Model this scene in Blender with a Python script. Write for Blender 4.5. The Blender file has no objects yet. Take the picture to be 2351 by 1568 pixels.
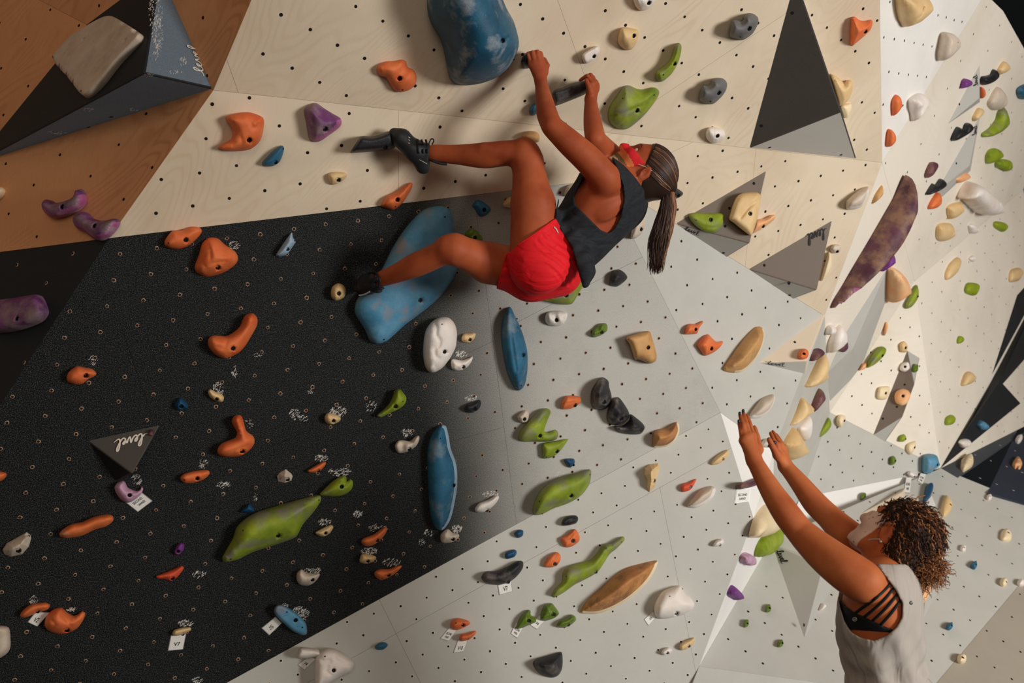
import bpy, bmesh, math, random
import numpy as np
from mathutils import Vector, Matrix
from mathutils.geometry import delaunay_2d_cdt

SC = bpy.context.scene
COL = SC.collection
random.seed(7)

# ------------------------------------------------------------------ camera
FX = 35.0 / 36.0 * 2351.0
CX, CY = 1175.5, 784.0
PITCH = math.radians(13.0)
CAM = Vector((0, 0, 1.55))
FWD = Vector((0, math.cos(PITCH), math.sin(PITCH)))
RGT = Vector((1, 0, 0))
UPV = Vector((0, -math.sin(PITCH), math.cos(PITCH)))
cam_d = bpy.data.cameras.new('camera')
cam = bpy.data.objects.new('camera', cam_d)
COL.objects.link(cam)
cam.location = CAM
cam.rotation_euler = (math.pi / 2 + PITCH, 0, 0)
cam_d.lens = 35.0
cam_d.sensor_width = 36.0
cam_d.sensor_fit = 'HORIZONTAL'
cam_d.clip_end = 100
cam_d.dof.use_dof = True
cam_d.dof.focus_distance = 3.7
cam_d.dof.aperture_fstop = 3.5
SC.camera = cam

# ------------------------------------------------------------------ light
w = bpy.data.worlds.new('hall_air')
SC.world = w
w.use_nodes = True
w.node_tree.nodes['Background'].inputs[0].default_value = (1.0, 0.64, 0.42, 1)
w.node_tree.nodes['Background'].inputs[1].default_value = 0.17

def area(name, loc, target, sx, sy, power, color):
    l = bpy.data.lights.new(name, 'AREA')
    l.shape = 'RECTANGLE'
    l.size, l.size_y, l.energy, l.color = sx, sy, power, color
    o = bpy.data.objects.new(name, l)
    COL.objects.link(o)
    o.location = loc
    o.rotation_euler = (Vector(target) - Vector(loc)).to_track_quat('-Z', 'Y').to_euler()
    return o

key = area('window_and_fill_light', (6.8, -1.4, 1.5), (2.6, 5.2, 2.3), 2.1, 1.9, 262, (1.0, 0.98, 0.94))
key.data.spread = math.radians(122)
area('window_and_fill_light', (0.2, -6.5, 2.8), (-0.8, 4.0, 2.4), 4.0, 3.0, 150, (1.0, 0.90, 0.76))  # added fill lamp behind the camera, lifts the darker left side
SC.view_settings.view_transform = 'Standard'
SC.view_settings.look = 'None'
SC.view_settings.exposure = 0.10
SC.view_settings.gamma = 1.0
SC.view_settings.use_curve_mapping = False

# ------------------------------------------------------------------ helpers
def ray(px, py):
    return FWD + RGT * ((px - CX) / FX) - UPV * ((py - CY) / FX)

def P(px, py, d):
    return CAM + ray(px, py) * d

def s2l(c):
    return tuple(((x / 255.0 + 0.055) / 1.055) ** 2.4 if x > 10 else x / 255.0 / 12.92 for x in c)

def mesh_obj(name, verts, faces, mat, mw=None, parent=None, smooth=False, **kw):
    me = bpy.data.meshes.new(name)
    me.from_pydata([tuple(v) for v in verts], [], [tuple(f) for f in faces])
    me.update()
    if smooth:
        me.polygons.foreach_set('use_smooth', [True] * len(me.polygons))
    mats = mat if isinstance(mat, (list, tuple)) else [mat]
    for m in mats: me.materials.append(m)
    o = bpy.data.objects.new(name, me)
    if mw is not None: o.matrix_basis = mw
    COL.objects.link(o)
    if parent is not None:      # every basis is kept equal to the world matrix
        o.parent = parent
        o.matrix_parent_inverse = parent.matrix_basis.inverted()
    for k in ('label', 'category', 'group', 'kind'):
        if kw.get(k): o[k] = kw[k]
    return o

def empty(name, loc, **kw):
    o = bpy.data.objects.new(name, None)
    COL.objects.link(o)
    o.location = loc
    o.empty_display_size = 0.1
    for k in ('label', 'category', 'group', 'kind'):
        if kw.get(k): o[k] = kw[k]
    return o

# ------------------------------------------------------------------ materials
class NT:
    def __init__(s, name):
        s.m = bpy.data.materials.new(name)
        s.m.use_nodes = True
        s.t = s.m.node_tree
        s.b = s.t.nodes['Principled BSDF']
        s.b.inputs['Specular IOR Level'].default_value = 0.35
        s.tc = s.n('ShaderNodeTexCoord')
    def n(s, ty, **kw):
        x = s.t.nodes.new(ty)
        for k, v in kw.items():
            if k.startswith('i_'):
                x.inputs[k[2:].replace('_', ' ')].default_value = v
            else: setattr(x, k, v)
        return x
    def l(s, a, b): s.t.links.new(a, b)
    def mapping(s, scale=(1, 1, 1), rot=(0, 0, 0), loc=(0, 0, 0), src='Object'):
        mp = s.n('ShaderNodeMapping')
        mp.inputs['Scale'].default_value = scale
        mp.inputs['Rotation'].default_value = rot
        mp.inputs['Location'].default_value = loc
        s.l(s.tc.outputs[src], mp.inputs['Vector'])
        return mp.outputs[0]
    def noise(s, vec, scale, detail=3, rough=0.5, dist=0.0):
        x = s.n('ShaderNodeTexNoise')
        x.inputs['Scale'].default_value = scale
        x.inputs['Detail'].default_value = detail
        x.inputs['Roughness'].default_value = rough
        x.inputs['Distortion'].default_value = dist
        s.l(vec, x.inputs['Vector'])
        return x.outputs['Fac']
    def ramp(s, fac, stops):
        r = s.n('ShaderNodeValToRGB')
        e = r.color_ramp.elements
        while len(e) < len(stops): e.new(0.5)
        for k, (p, c) in enumerate(stops):
            e[k].position = p
            e[k].color = (*c, 1) if not isinstance(c, (int, float)) else (c, c, c, 1)
        s.l(fac, r.inputs[0])
        return r.outputs[0]
    def mix(s, fac, a, b, mode='MIX'):
        x = s.n('ShaderNodeMix', data_type='RGBA', blend_type=mode)
        if isinstance(fac, (int, float)): x.inputs[0].default_value = fac
        else: s.l(fac, x.inputs[0])
        for sock, v in ((x.inputs[6], a), (x.inputs[7], b)):
            if isinstance(v, tuple): sock.default_value = (*v, 1)
            else: s.l(v, sock)
        return x.outputs[2]
    def math(s, op, a, b=0.0):
        x = s.n('ShaderNodeMath', operation=op)
        for k, v in enumerate((a, b)):
            if isinstance(v, (int, float)): x.inputs[k].default_value = v
            else: s.l(v, x.inputs[k])
        return x.outputs[0]
    def bump(s, h, strength, dist=0.01):
        x = s.n('ShaderNodeBump')
        x.inputs['Strength'].default_value = strength
        x.inputs['Distance'].default_value = dist
        s.l(h, x.inputs['Height'])
        s.l(x.outputs[0], s.b.inputs['Normal'])
    def done(s, col, rough=0.6):
        if isinstance(col, tuple): s.b.inputs['Base Color'].default_value = (*col, 1)
        else: s.l(col, s.b.inputs['Base Color'])
        if isinstance(rough, (int, float)): s.b.inputs['Roughness'].default_value = rough
        else: s.l(rough, s.b.inputs['Roughness'])
        return s.m

def plain(name, rgb, rough=0.6, **kw):
    t = NT(name)
    for k, v in kw.items(): t.b.inputs[k.replace('_', ' ')].default_value = v
    return t.done(s2l(rgb), rough)

def wood_mat(name, c1, c2, grain=1.0, rot=0.3):
    t = NT(name)
    v = t.mapping(rot=(0, 0, rot))
    st = t.n('ShaderNodeMapping'); st.inputs['Scale'].default_value = (1.0, 0.33, 1)
    t.l(v, st.inputs['Vector'])
    base = t.noise(st.outputs[0], 2.6, 2.5, 0.45, 0.5)
    rings = t.math('SINE', t.math('MULTIPLY', base, 190.0))
    ringm = t.math('MULTIPLY', t.math('ADD', rings, 1.0), 0.5)
    ringm = t.math('POWER', ringm, 3.0)
    amp = t.noise(v, 1.7, 2)
    amp = t.math('MULTIPLY', t.math('SUBTRACT', amp, 0.40), 2.2 * grain)
    amp = t.math('MAXIMUM', amp, 0.0)
    fac = t.math('MULTIPLY', ringm, amp)
    fibre = t.noise(t.mapping(scale=(70, 5, 5), rot=(0, 0, rot)), 3.0, 4, 0.6)
    mott = t.noise(v, 1.1, 4, 0.6)
    col = t.mix(fac, s2l(c1), s2l(c2))
    col = t.mix(t.math('MULTIPLY', t.ramp(fibre, [(0.42, 0.0), (0.72, 1.0)]), 0.22 * grain), col, s2l(c2))
    col = t.mix(t.math('MULTIPLY', t.ramp(mott, [(0.45, 0.0), (0.75, 1.0)]), 0.4), col, s2l(tuple(int(x * .9) for x in c2)))
    dark = t.noise(v, 60, 2)
    t.bump(fibre, 0.06, 0.004)
    return t.done(col, 0.55)

def paint_mat(name, c1, c2=None, spk=0.35, fade=None, rub=0.25):
    """gritty painted wall; fade=(x0,x1,c) sprays from c1 to another colour along local x"""
    t = NT(name)
    v = t.mapping()
    fine = t.noise(v, 260, 2, 0.7)
    med = t.noise(v, 2.2, 5, 0.7)
    base = s2l(c1)
    if fade:
        x0, x1, c, slope = fade
        sep = t.n('ShaderNodeSeparateXYZ'); t.l(t.tc.outputs['Object'], sep.inputs[0])
        xx = t.math('ADD', sep.outputs[0], t.math('MULTIPLY', sep.outputs[1], slope))
        f = t.n('ShaderNodeMapRange'); f.interpolation_type = 'SMOOTHSTEP'
        t.l(xx, f.inputs[0]); f.inputs[1].default_value = x0; f.inputs[2].default_value = x1
        g = t.math('ADD', f.outputs[0], t.math('MULTIPLY', t.math('SUBTRACT', t.noise(v, 330, 1, 0.5), 0.5), 1.5))
        cl = t.n('ShaderNodeClamp'); t.l(g, cl.inputs[0])
        g2 = t.math('MULTIPLY', t.math('ADD', cl.outputs[0], f.outputs[0]), 0.5)
        edge = t.math('MULTIPLY', g2, 1.0)
        col = t.mix(edge, base, s2l(c))
    else:
        col = base
    hi = tuple(min(255, int(x * 1.12 + 14)) for x in (c2 or c1))
    lo = tuple(int(x * 0.80) for x in (c2 or c1))
    if fade:
        col = t.mix(t.math('MULTIPLY', t.ramp(fine, [(0.5, 0.0), (0.7, 1.0)]), spk), col, (0.015, 0.021, 0.025))
        col = t.mix(t.math('MULTIPLY', t.ramp(med, [(0.5, 0.0), (0.8, 1.0)]), rub), col, (0.016, 0.023, 0.027))
    else:
        col = t.mix(t.math('MULTIPLY', t.ramp(fine, [(0.5, 0.0), (0.7, 1.0)]), spk), col, s2l(hi))
        col = t.mix(t.math('MULTIPLY', t.ramp(med, [(0.45, 0.0), (0.75, 1.0)]), rub), col, s2l(lo))
    t.bump(fine, 0.25, 0.002)
    if fade: t.b.inputs['Specular IOR Level'].default_value = 0.15
    return t.done(col, 0.7)

MAT = {}
MAT['ply_pale'] = wood_mat('birch_plywood_pale', (218, 202, 178), (186, 154, 120), 0.42, 0.4)
MAT['ply_shaded'] = wood_mat('birch_plywood_shaded', (214, 156, 110), (172, 110, 70), 0.9, 1.1)  # shade of the side turned from the window put into the wood colour
MAT['ply_white'] = wood_mat('cream_plywood', (232, 224, 210), (212, 196, 174), 0.35, 1.5)  # paler, creamier plywood of the right-hand facets
MAT['ply_lit'] = wood_mat('lit_plywood', (232, 230, 226), (220, 212, 202), 0.25, 1.5)  # plywood colour whitened for the panel that faces the window
MAT['grey_paint'] = paint_mat('grey_wall_paint', (186, 185, 178), spk=0.12, rub=0.25)
MAT['grey_dark'] = paint_mat('shaded_grey_wall_paint', (160, 152, 138), spk=0.12, rub=0.25)  # wall grey darkened for the shadow over the lower right corner
MAT['lit_paint'] = paint_mat('lit_wall_paint', (232, 230, 226), spk=0.1, rub=0.12)  # wall paint whitened on the strips that face the light
MAT['black_paint'] = paint_mat('black_wall_paint', (22, 27, 31), (40, 44, 48), spk=0.25, rub=0.2)
MAT['slate_paint'] = paint_mat('slate_wall_paint', (72, 76, 82), spk=0.12, rub=0.2)
MAT['navy_paint'] = paint_mat('navy_wall_paint', (44, 52, 66), spk=0.12, rub=0.2)
MAT['hole_dark'] = plain('bolt_hole_dark', (22, 14, 12), 0.9)
MAT['hole_rim_tan'] = plain('worn_wood_rim', (158, 128, 104), 0.8)
MAT['hole_rim_pale'] = plain('worn_pale_rim', (214, 206, 192), 0.8)
MAT['steel'] = plain('bolt_steel', (36, 36, 38), 0.35, Metallic=0.8)
MAT['chalk'] = plain('chalk_dust', (205, 202, 196), 0.95)
# ------------------------------------------------------------------ wall geometry: corners (photo position, distance)
V = {}
PL = {}
def pt(n, x, y, d): V[n] = (x, y, d)
def plane(n, a, b, c):
    pa, pb, pc = (P(*V[k]) for k in (a, b, c))
    nn = (pb - pa).cross(pc - pa).normalized()
    if nn.dot(pa - CAM) > 0: nn = -nn
    PL[n] = (pa, nn)
def hit(pl, x, y, h=0.0):
    o, n = PL[pl]
    r = ray(x, y)
    return CAM + r * ((o + n * h - CAM).dot(n) / r.dot(n))
def dep(pl, x, y):
    return (hit(pl, x, y) - CAM).dot(FWD)
def on(n, x, y, pl): V[n] = (x, y, dep(pl, x, y))

pt('K1', 490, 207, 3.42); pt('K2', 250, 547, 3.50); pt('R1', 2025, 373, 4.80); pt('T0', 640, -150, 3.20)
plane('B4', 'K1', 'R1', 'K2'); plane('B1', 'T0', 'K1', 'R1')
on('T4', 2018, -150, 'B1')
on('M1', 1386, 412, 'B4'); on('S1', 1893, 725, 'B4')
pt('N1', 1654, 947, 4.72)
plane('C1', 'K2', 'M1', 'N1')
on('N0', -200, 1962, 'C1'); on('CL', -200, 1236, 'C1')
pt('AL', -200, 604, 4.0)
plane('A1', 'K1', 'K2', 'AL'); on('ALT', -200, -150, 'A1')
plane('A1b', 'T0', 'K1', 'ALT'); plane('A2', 'K2', 'AL', 'CL')
plane('C2', 'M1', 'N1', 'S1'); on('E1', 1777, 1035, 'C2')
pt('P1', 1605, 1530, 4.50)
plane('F', 'N1', 'P1', 'N0')
on('Q1', 1730, 1190, 'F'); on('FB1', 1500, 1750, 'F'); on('FB0', -200, 2050, 'F')
plane('E', 'N1', 'E1', 'Q1'); pt('E2', 1774, 1238, 5.4); plane('EQ', 'E1', 'E2', 'Q1')
plane('EP', 'Q1', 'E2', 'P1')
pt('Z1', 2160, 1075, 6.5)
plane('G', 'P1', 'E2', 'Z1')
on('Y1', 2085, 1093, 'G'); on('GR', 2420, 1180, 'G'); on('GB', 2420, 1640, 'G')
on('PB2', 2420, 1820, 'G')
pt('U1', 2100, 645, 6.1)
plane('D2', 'R1', 'S1', 'U1'); on('W1', 1905, 947, 'D2')
pt('T5', 2262, -15, 5.3)
plane('D2b', 'R1', 'U1', 'T5'); on('U2', 2420, 375, 'D2b'); on('T6', 2303, 25, 'D2b'); on('T7', 2420, 235, 'D2b')
plane('D1', 'R1', 'T4', 'T5'); on('T5b', 2262, -150, 'D1')
plane('D3', 'U1', 'U2', 'Z1'); on('Z3', 2420, 945, 'D3')
plane('D3b', 'W1', 'U1', 'Z1')
plane('H1', 'S1', 'E1', 'W1'); on('X1', 1838, 1142, 'H1')
plane('H2', 'W1', 'Z1', 'X1')
on('Y1b', 2085, 1093, 'H2')
pt('E2c', 1774, 1246, 5.6)
plane('H3', 'X1', 'Y1b', 'E2c')
plane('SL', 'Z1', 'Z3', 'GR')
on('SLm', 2325, 1010, 'SL'); on('SLn', 2268, 1130, 'SL')
pt('PBa', 1500, 1800, 4.25); pt('PBb', 2420, 1850, 4.7)

XF = {}
def frame(pl):
    if pl in XF: return XF[pl]
    o, n = PL[pl]
    u = Vector((0, 0, 1)).cross(n).normalized()
    v = n.cross(u)
    M = Matrix(((u.x, v.x, n.x, o.x), (u.y, v.y, n.y, o.y), (u.z, v.z, n.z, o.z), (0, 0, 0, 1)))
    XF[pl] = (o, u, v, n, M, M.inverted())
    return XF[pl]
def uv(pl, x, y):
    o, u, v, n, M, Mi = frame(pl)
    q = hit(pl, x, y) - o
    return (q.dot(u), q.dot(v))
def proj(p):
    q = p - CAM
    d = q.dot(FWD)
    return (CX + q.dot(RGT) / d * FX, CY - q.dot(UPV) / d * FX)

def clip(poly, a, b, keep, off=0.0):
    """keep the side of line a-b on which cross has sign keep (uv space)"""
    ax, ay = a; dx, dy = b[0] - a[0], b[1] - a[1]
    L = math.hypot(dx, dy) or 1e-9
    def s(p): return ((p[0] - ax) * dy - (p[1] - ay) * dx) / L * keep - off
    out = []
    for i in range(len(poly)):
        p, q = poly[i], poly[(i + 1) % len(poly)]
        sp, sq = s(p), s(q)
        if sp >= 0: out.append(p)
        if (sp >= 0) != (sq >= 0):
            t = sp / (sp - sq)
            out.append((p[0] + (q[0] - p[0]) * t, p[1] + (q[1] - p[1]) * t))
    return out
def parea(p): return 0.5 * sum(p[i][0] * p[(i + 1) % len(p)][1] - p[(i + 1) % len(p)][0] * p[i][1] for i in range(len(p)))
def inside(poly, p):
    c = False
    for i in range(len(poly)):
        (x1, y1), (x2, y2) = poly[i], poly[i - 1]
        if (y1 > p[1]) != (y2 > p[1]) and p[0] < (x2 - x1) * (p[1] - y1) / (y2 - y1) + x1: c = not c
    return c
def edge_dist(poly, p):
    m = 9e9
    for i in range(len(poly)):
        (x1, y1), (x2, y2) = poly[i], poly[i - 1]
        dx, dy = x2 - x1, y2 - y1
        t = max(0, min(1, ((p[0] - x1) * dx + (p[1] - y1) * dy) / (dx * dx + dy * dy + 1e-12)))
        m = min(m, math.hypot(p[0] - x1 - t * dx, p[1] - y1 - t * dy))
    return m

WALLS = {n: empty(n, P(*V[k]), kind='structure') for n, k in (('wall_left', 'K2'), ('wall_back', 'M1'), ('wall_right', 'U1'))}
FACETS = []      # (plane name, uv polygon)  used to place holds
def bolt_holes(panel, pl, poly, org, a, b, rim, r=0.0048):
    o, u, v, n, M, Mi = frame(pl)
    c0 = uv(pl, *org)
    va = tuple(x - y for x, y in zip(uv(pl, org[0] + a[0], org[1] + a[1]), c0))
    vb = tuple(x - y for x, y in zip(uv(pl, org[0] + b[0], org[1] + b[1]), c0))
    vs, fs, mi = [], [], []
    det = va[0] * vb[1] - va[1] * vb[0]
    xs = [p[0] for p in poly]; ys = [p[1] for p in poly]
    corners = [(x, y) for x in (min(xs), max(xs)) for y in (min(ys), max(ys))]
    ij = [(((x - c0[0]) * vb[1] - (y - c0[1]) * vb[0]) / det, (va[0] * (y - c0[1]) - va[1] * (x - c0[0])) / det) for x, y in corners]
    N = 10
    for i in range(int(min(t[0] for t in ij)) - 1, int(max(t[0] for t in ij)) + 2):
        for j in range(int(min(t[1] for t in ij)) - 1, int(max(t[1] for t in ij)) + 2):
            x = c0[0] + va[0] * i + vb[0] * j + random.uniform(-.002, .002)
            y = c0[1] + va[1] * i + vb[1] * j + random.uniform(-.002, .002)
            if not inside(poly, (x, y)) or edge_dist(poly, (x, y)) < 0.012: continue
            k = len(vs)
            rr = r * random.uniform(.92, 1.1)
            prof = [(rr * 1.5, 0.0004), (rr * 1.0, 0.0016), (rr * 0.92, 0.0005)] if rim else [(rr * 1.3, 0.0003), (rr * 1.02, 0.0012), (rr * 0.95, 0.0005)]
            for q, (pr, pz) in enumerate(prof):
                for s in range(N):
                    an = 2 * math.pi * s / N
                    wob = 1 + (random.uniform(-.18, .22) if (q == 0 and rim) else 0)
                    vs.append((x + pr * wob * math.cos(an), y + pr * wob * math.sin(an), pz))
            for q in range(2):
                for s in range(N):
                    fs.append((k + q * N + s, k + q * N + (s + 1) % N, k + (q + 1) * N + (s + 1) % N, k + (q + 1) * N + s))
                    mi.append(1 if q == 0 else 0)
            fs.append(tuple(k + 2 * N + s for s in range(N))); mi.append(0)
    if not vs: return
    ob = mesh_obj('bolt_holes', vs, fs, [MAT['hole_dark'], MAT[rim] if rim else MAT['hole_dark']], M, panel, kind='stuff')
    ob.data.polygons.foreach_set('material_index', mi)

def facet(pl, names, mat, wall, holes=None, cuts=(), rim=None, alt=None):
    o, u, v, n, M, Mi = frame(pl)
    poly = [uv(pl, *(V[k][:2] if isinstance(k, str) else k)) for k in names]
    if parea(poly) < 0: poly = poly[::-1]
    FACETS.append((pl, poly))
    pieces = [poly]
    for c in cuts:
        a, b = uv(pl, *c[0]), uv(pl, *c[1])
        new = []
        for pc in pieces:
            if len(c) > 2 and not inside(pc, uv(pl, *c[2])): new.append(pc); continue
            for k in (1, -1):
                q = clip(pc, a, b, k)
                if len(q) > 2 and abs(parea(q)) > 1e-3: new.append(q)
        pieces = new
    for pc in pieces:
        if parea(pc) < 0: pc = pc[::-1]
        q = pc
        for i in range(len(pc)):
            q = clip(q, pc[i], pc[(i + 1) % len(pc)], -1, 0.00045)
        if len(q) < 3: continue
        N = len(q)
        vs = [(x, y, 0) for x, y in q] + [(x, y, -0.018) for x, y in q]
        fs = [tuple(range(N)), tuple(range(2 * N - 1, N - 1, -1))] + [(i, i + N, (i + 1) % N + N, (i + 1) % N) for i in range(N)]
        po = mesh_obj('panel', vs, fs, alt[1] if alt and inside(pc, uv(pl, *alt[0])) else mat, M, WALLS[wall])
        if holes: bolt_holes(po, pl, pc, *holes, rim)

def Z(c, x, y):   # crop coordinates of the enlarged views -> photo pixels
    X0, Y0 = {1: (0, 0), 2: (600, 0), 3: (1200, 0), 4: (1751, 0), 5: (0, 400), 6: (600, 400), 7: (1200, 400), 8: (1751, 400), 9: (0, 800), 10: (600, 800), 11: (1200, 800), 12: (1751, 800),
              13: (0, 1168), 14: (600, 1168), 15: (1200, 1168), 16: (1751, 1168)}.get(c, (0, 0))
    if c == 'h': return (1180 + x / 9.8, 100 + y / 9.8)
    if c == 'k': return (1100 + x / 7.837, 300 + y / 7.837)
    if c == 'b': return (1080 + x / 7.127, 480 + y / 7.127)
    if c == 'p': return (x, y)
    return (X0 + x / 3.918, Y0 + y / 3.918)

H_B4 = ((609, 439), (80, -16), (64, 56))
facet('B1', ['T0', 'K1', 'R1', 'T4'], MAT['ply_pale'], 'wall_back', ((646, 34), (66, 35), (-41, 90)),
      [((1280, 0), (1390, 308)), ((1390, 308), (1820, 20), (1700, 200)), ((520, 135), (549, 218), (505, 190))])
facet('B4', ['K1', (1386, 303.9), 'M1', 'K2'], MAT['ply_pale'], 'wall_back', H_B4, [((915, 262), (915.5, 475))])
facet('B4', [(1386, 303.9), 'R1', 'S1', 'M1'], MAT['ply_pale'], 'wall_back', H_B4, [((1735, 345), (1710, 625)), ((1583, 330), (1480, 380), (1560, 360))])
ua, ub = uv('C1', 1010, 480), uv('C1', 1075, 1150)
c1s = -(ua[0] - ub[0]) / (ua[1] - ub[1])
c1x = [uv('C1', x, y)[0] + c1s * uv('C1', x, y)[1] for x, y in ((925, 760), (1320, 760))]
MAT['fade_paint'] = paint_mat('black_to_grey_sprayed_paint', (5, 11, 14), fade=(c1x[0], c1x[1], (186, 184, 177), c1s), spk=0.16, rub=0.2)
facet('C1', ['K2', 'M1', 'N1', 'N0', 'CL'], MAT['fade_paint'], 'wall_back', ((46, 1188), (71, 38), (-14, 57.5)),
      [((232, 612), (480, 1350)), ((1090, 460), (1185, 1197)), ((794, 945), (1475, 590), (1400, 700)), ((794, 945), (1155, 772), (900, 700)),
       ((804, 1076), (345, 1200), (700, 1300))], rim='hole_rim_tan')
facet('C2', ['M1', 'S1', 'E1', 'N1'], MAT['grey_paint'], 'wall_back', (Z(7, 1430, 600), (36, 44), (-24.5, 58)))
facet('A1', ['K1', 'K2', 'AL', 'ALT'], MAT['ply_shaded'], 'wall_left', ((138, 355), (134, -22), (61, -70)))
facet('A1b', ['T0', 'K1', 'ALT'], MAT['ply_shaded'], 'wall_left', ((94, 34), (134, -22), (61, -70)))
facet('A2', ['K2', 'AL', 'CL'], MAT['black_paint'], 'wall_left', (Z(5, 652, 717), (74, 43), (-60, 67)), rim='hole_rim_tan')
facet('F', ['N1', 'Q1', 'P1', 'FB1', 'FB0', 'N0'], MAT['grey_paint'], 'wall_back', (Z(15, 558, 213), (34.5, 29.5), (-20, 46)),
      [((900, 1460), (1640, 1050)), ((870, 1375), (965, 1568)), ((1515, 1120), (1585, 1480), (1550, 1300))], rim='hole_rim_pale')
facet('E', ['N1', 'E1', 'Q1'], MAT['lit_paint'], 'wall_right')
facet('EQ', ['E1', 'E2', 'Q1'], MAT['lit_paint'], 'wall_right')
facet('EP', ['Q1', 'E2', 'P1'], MAT['lit_paint'], 'wall_right')
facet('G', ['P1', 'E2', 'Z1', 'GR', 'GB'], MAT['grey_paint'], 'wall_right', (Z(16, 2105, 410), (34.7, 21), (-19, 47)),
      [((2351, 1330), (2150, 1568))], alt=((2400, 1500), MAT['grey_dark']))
plane('PB', 'P1', 'PBa', 'PBb')
facet('PB', ['P1', 'GB', 'PBb', 'PBa'], MAT['grey_paint'], 'wall_right')
facet('H1', ['S1', 'W1', 'X1', 'E1'], MAT['grey_paint'], 'wall_right')
plane('H1c', 'E1', 'X1', 'E2')
facet('H1c', ['E1', 'X1', 'E2'], MAT['grey_paint'], 'wall_right')
facet('H2', ['W1', 'Z1', 'Y1b', 'X1'], MAT['grey_paint'], 'wall_right', (Z(12, 797, 987), (26, 18), (-21, 33)))
facet('H3', ['X1', 'Y1b', (2150, 1088), (1776, 1262)], MAT['lit_paint'], 'wall_right')
facet('D1', ['R1', 'T4', 'T5b', 'T5'], MAT['ply_lit'], 'wall_right', (Z(4, 1185, 352), (23, 4.5), (-13, 76)))
facet('D2', ['R1', 'S1', 'W1', 'U1'], MAT['ply_white'], 'wall_right')
facet('D2b', ['R1', 'U1', 'U2', 'T7', 'T6', 'T5'], MAT['ply_white'], 'wall_right', (Z(4, 2240, 1010), (22, 22), (-23, 50)))
facet('D3', ['U1', 'U2', 'Z3', 'Z1'], MAT['ply_white'], 'wall_right', (Z(8, 1611, 1057), (21, 21), (-23, 48.5)))
facet('D3b', ['W1', 'U1', 'Z1'], MAT['ply_white'], 'wall_right', (Z(12, 980, 310), (23, 20), (-22, 50)))
facet('SL', ['Z1', 'Z3', 'SLm', 'SLn'], MAT['slate_paint'], 'wall_right', (Z(12, 1955, 1165), (38, 14), (-28, 45)), rim='hole_rim_pale')
facet('SL', ['SLm', 'Z3', 'GR', 'SLn'], MAT['navy_paint'], 'wall_right', (Z(12, 1955, 1165), (38, 14), (-28, 45)), rim='hole_rim_pale')
# mats on the floor, dark ceiling beyond the top of the wall
def box(name, lo, hi, mat, **kw):
    x0, y0, z0 = lo; x1, y1, z1 = hi
    vs = [(x, y, z) for z in (z0, z1) for x, y in ((x0, y0), (x1, y0), (x1, y1), (x0, y1))]
    fs = [(3, 2, 1, 0), (4, 5, 6, 7), (0, 1, 5, 4), (1, 2, 6, 5), (2, 3, 7, 6), (3, 0, 4, 7)]
    return mesh_obj(name, vs, fs, mat, **kw)
MAT['mat'] = paint_mat('crash_mat_vinyl', (70, 74, 80), spk=0.05)
MAT['ceil'] = plain('dark_hall_paint', (34, 40, 46), 0.9)
box('floor', (-6, -7, -0.05), (12, 12, 0.25), MAT['mat'], kind='structure')
box('ceiling', (-6, 2, 7.5), (12, 12, 7.7), MAT['ceil'], kind='structure')
box('wall_far', (-6, 12, 0), (12, 12.2, 7.5), MAT['ceil'], kind='structure')

if 0:
    L=Vector((8.5,-1.6,1.3))
    for k,(o,n) in PL.items():
        c=o; print(k, 'n',tuple(round(x,2) for x in n),'view',round(-n.dot((c-CAM).normalized()),2),'light',round(n.dot((L-c).normalized()),2))
    for k,v in V.items(): print(k,v, tuple(round(x,2) for x in P(*v)))
# ------------------------------------------------------------------ holds
def hold_mat(name, c, rough=0.55, chalk=0.0, c2=None, ccol=(150, 140, 132), grime=0.0):
    t = NT(name)
    v = t.mapping()
    n1 = t.noise(v, 9, 4, 0.6)
    fine = t.noise(v, 350, 2, 0.6)
    base = s2l(c)
    lo = s2l(c2 or tuple(int(x * 0.80) for x in c))
    col = t.mix(t.ramp(n1, [(0.35, 0.0), (0.7, 1.0)]), base, lo)
    if grime:
        g = t.math('MULTIPLY', t.ramp(t.noise(t.mapping(loc=(3, 1, 2)), 14, 4, 0.65), [(0.48, 0.0), (0.66, 1.0)]), grime)
        col = t.mix(g, col, s2l((62, 48, 42)))
    if chalk:
        m = t.ramp(t.noise(t.mapping(loc=(.3, 5, 1)), 11, 4, 0.6), [(0.56 - 0.16 * chalk, 0.0), (0.72 - 0.1 * chalk, 1.0)])
        m = t.math('MULTIPLY', m, 0.85)
        col = t.mix(m, col, s2l(ccol))
    t.bump(t.math('ADD', fine, t.math('MULTIPLY', n1, 2.0)), 0.45, 0.0025)
    return t.done(col, rough)

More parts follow.
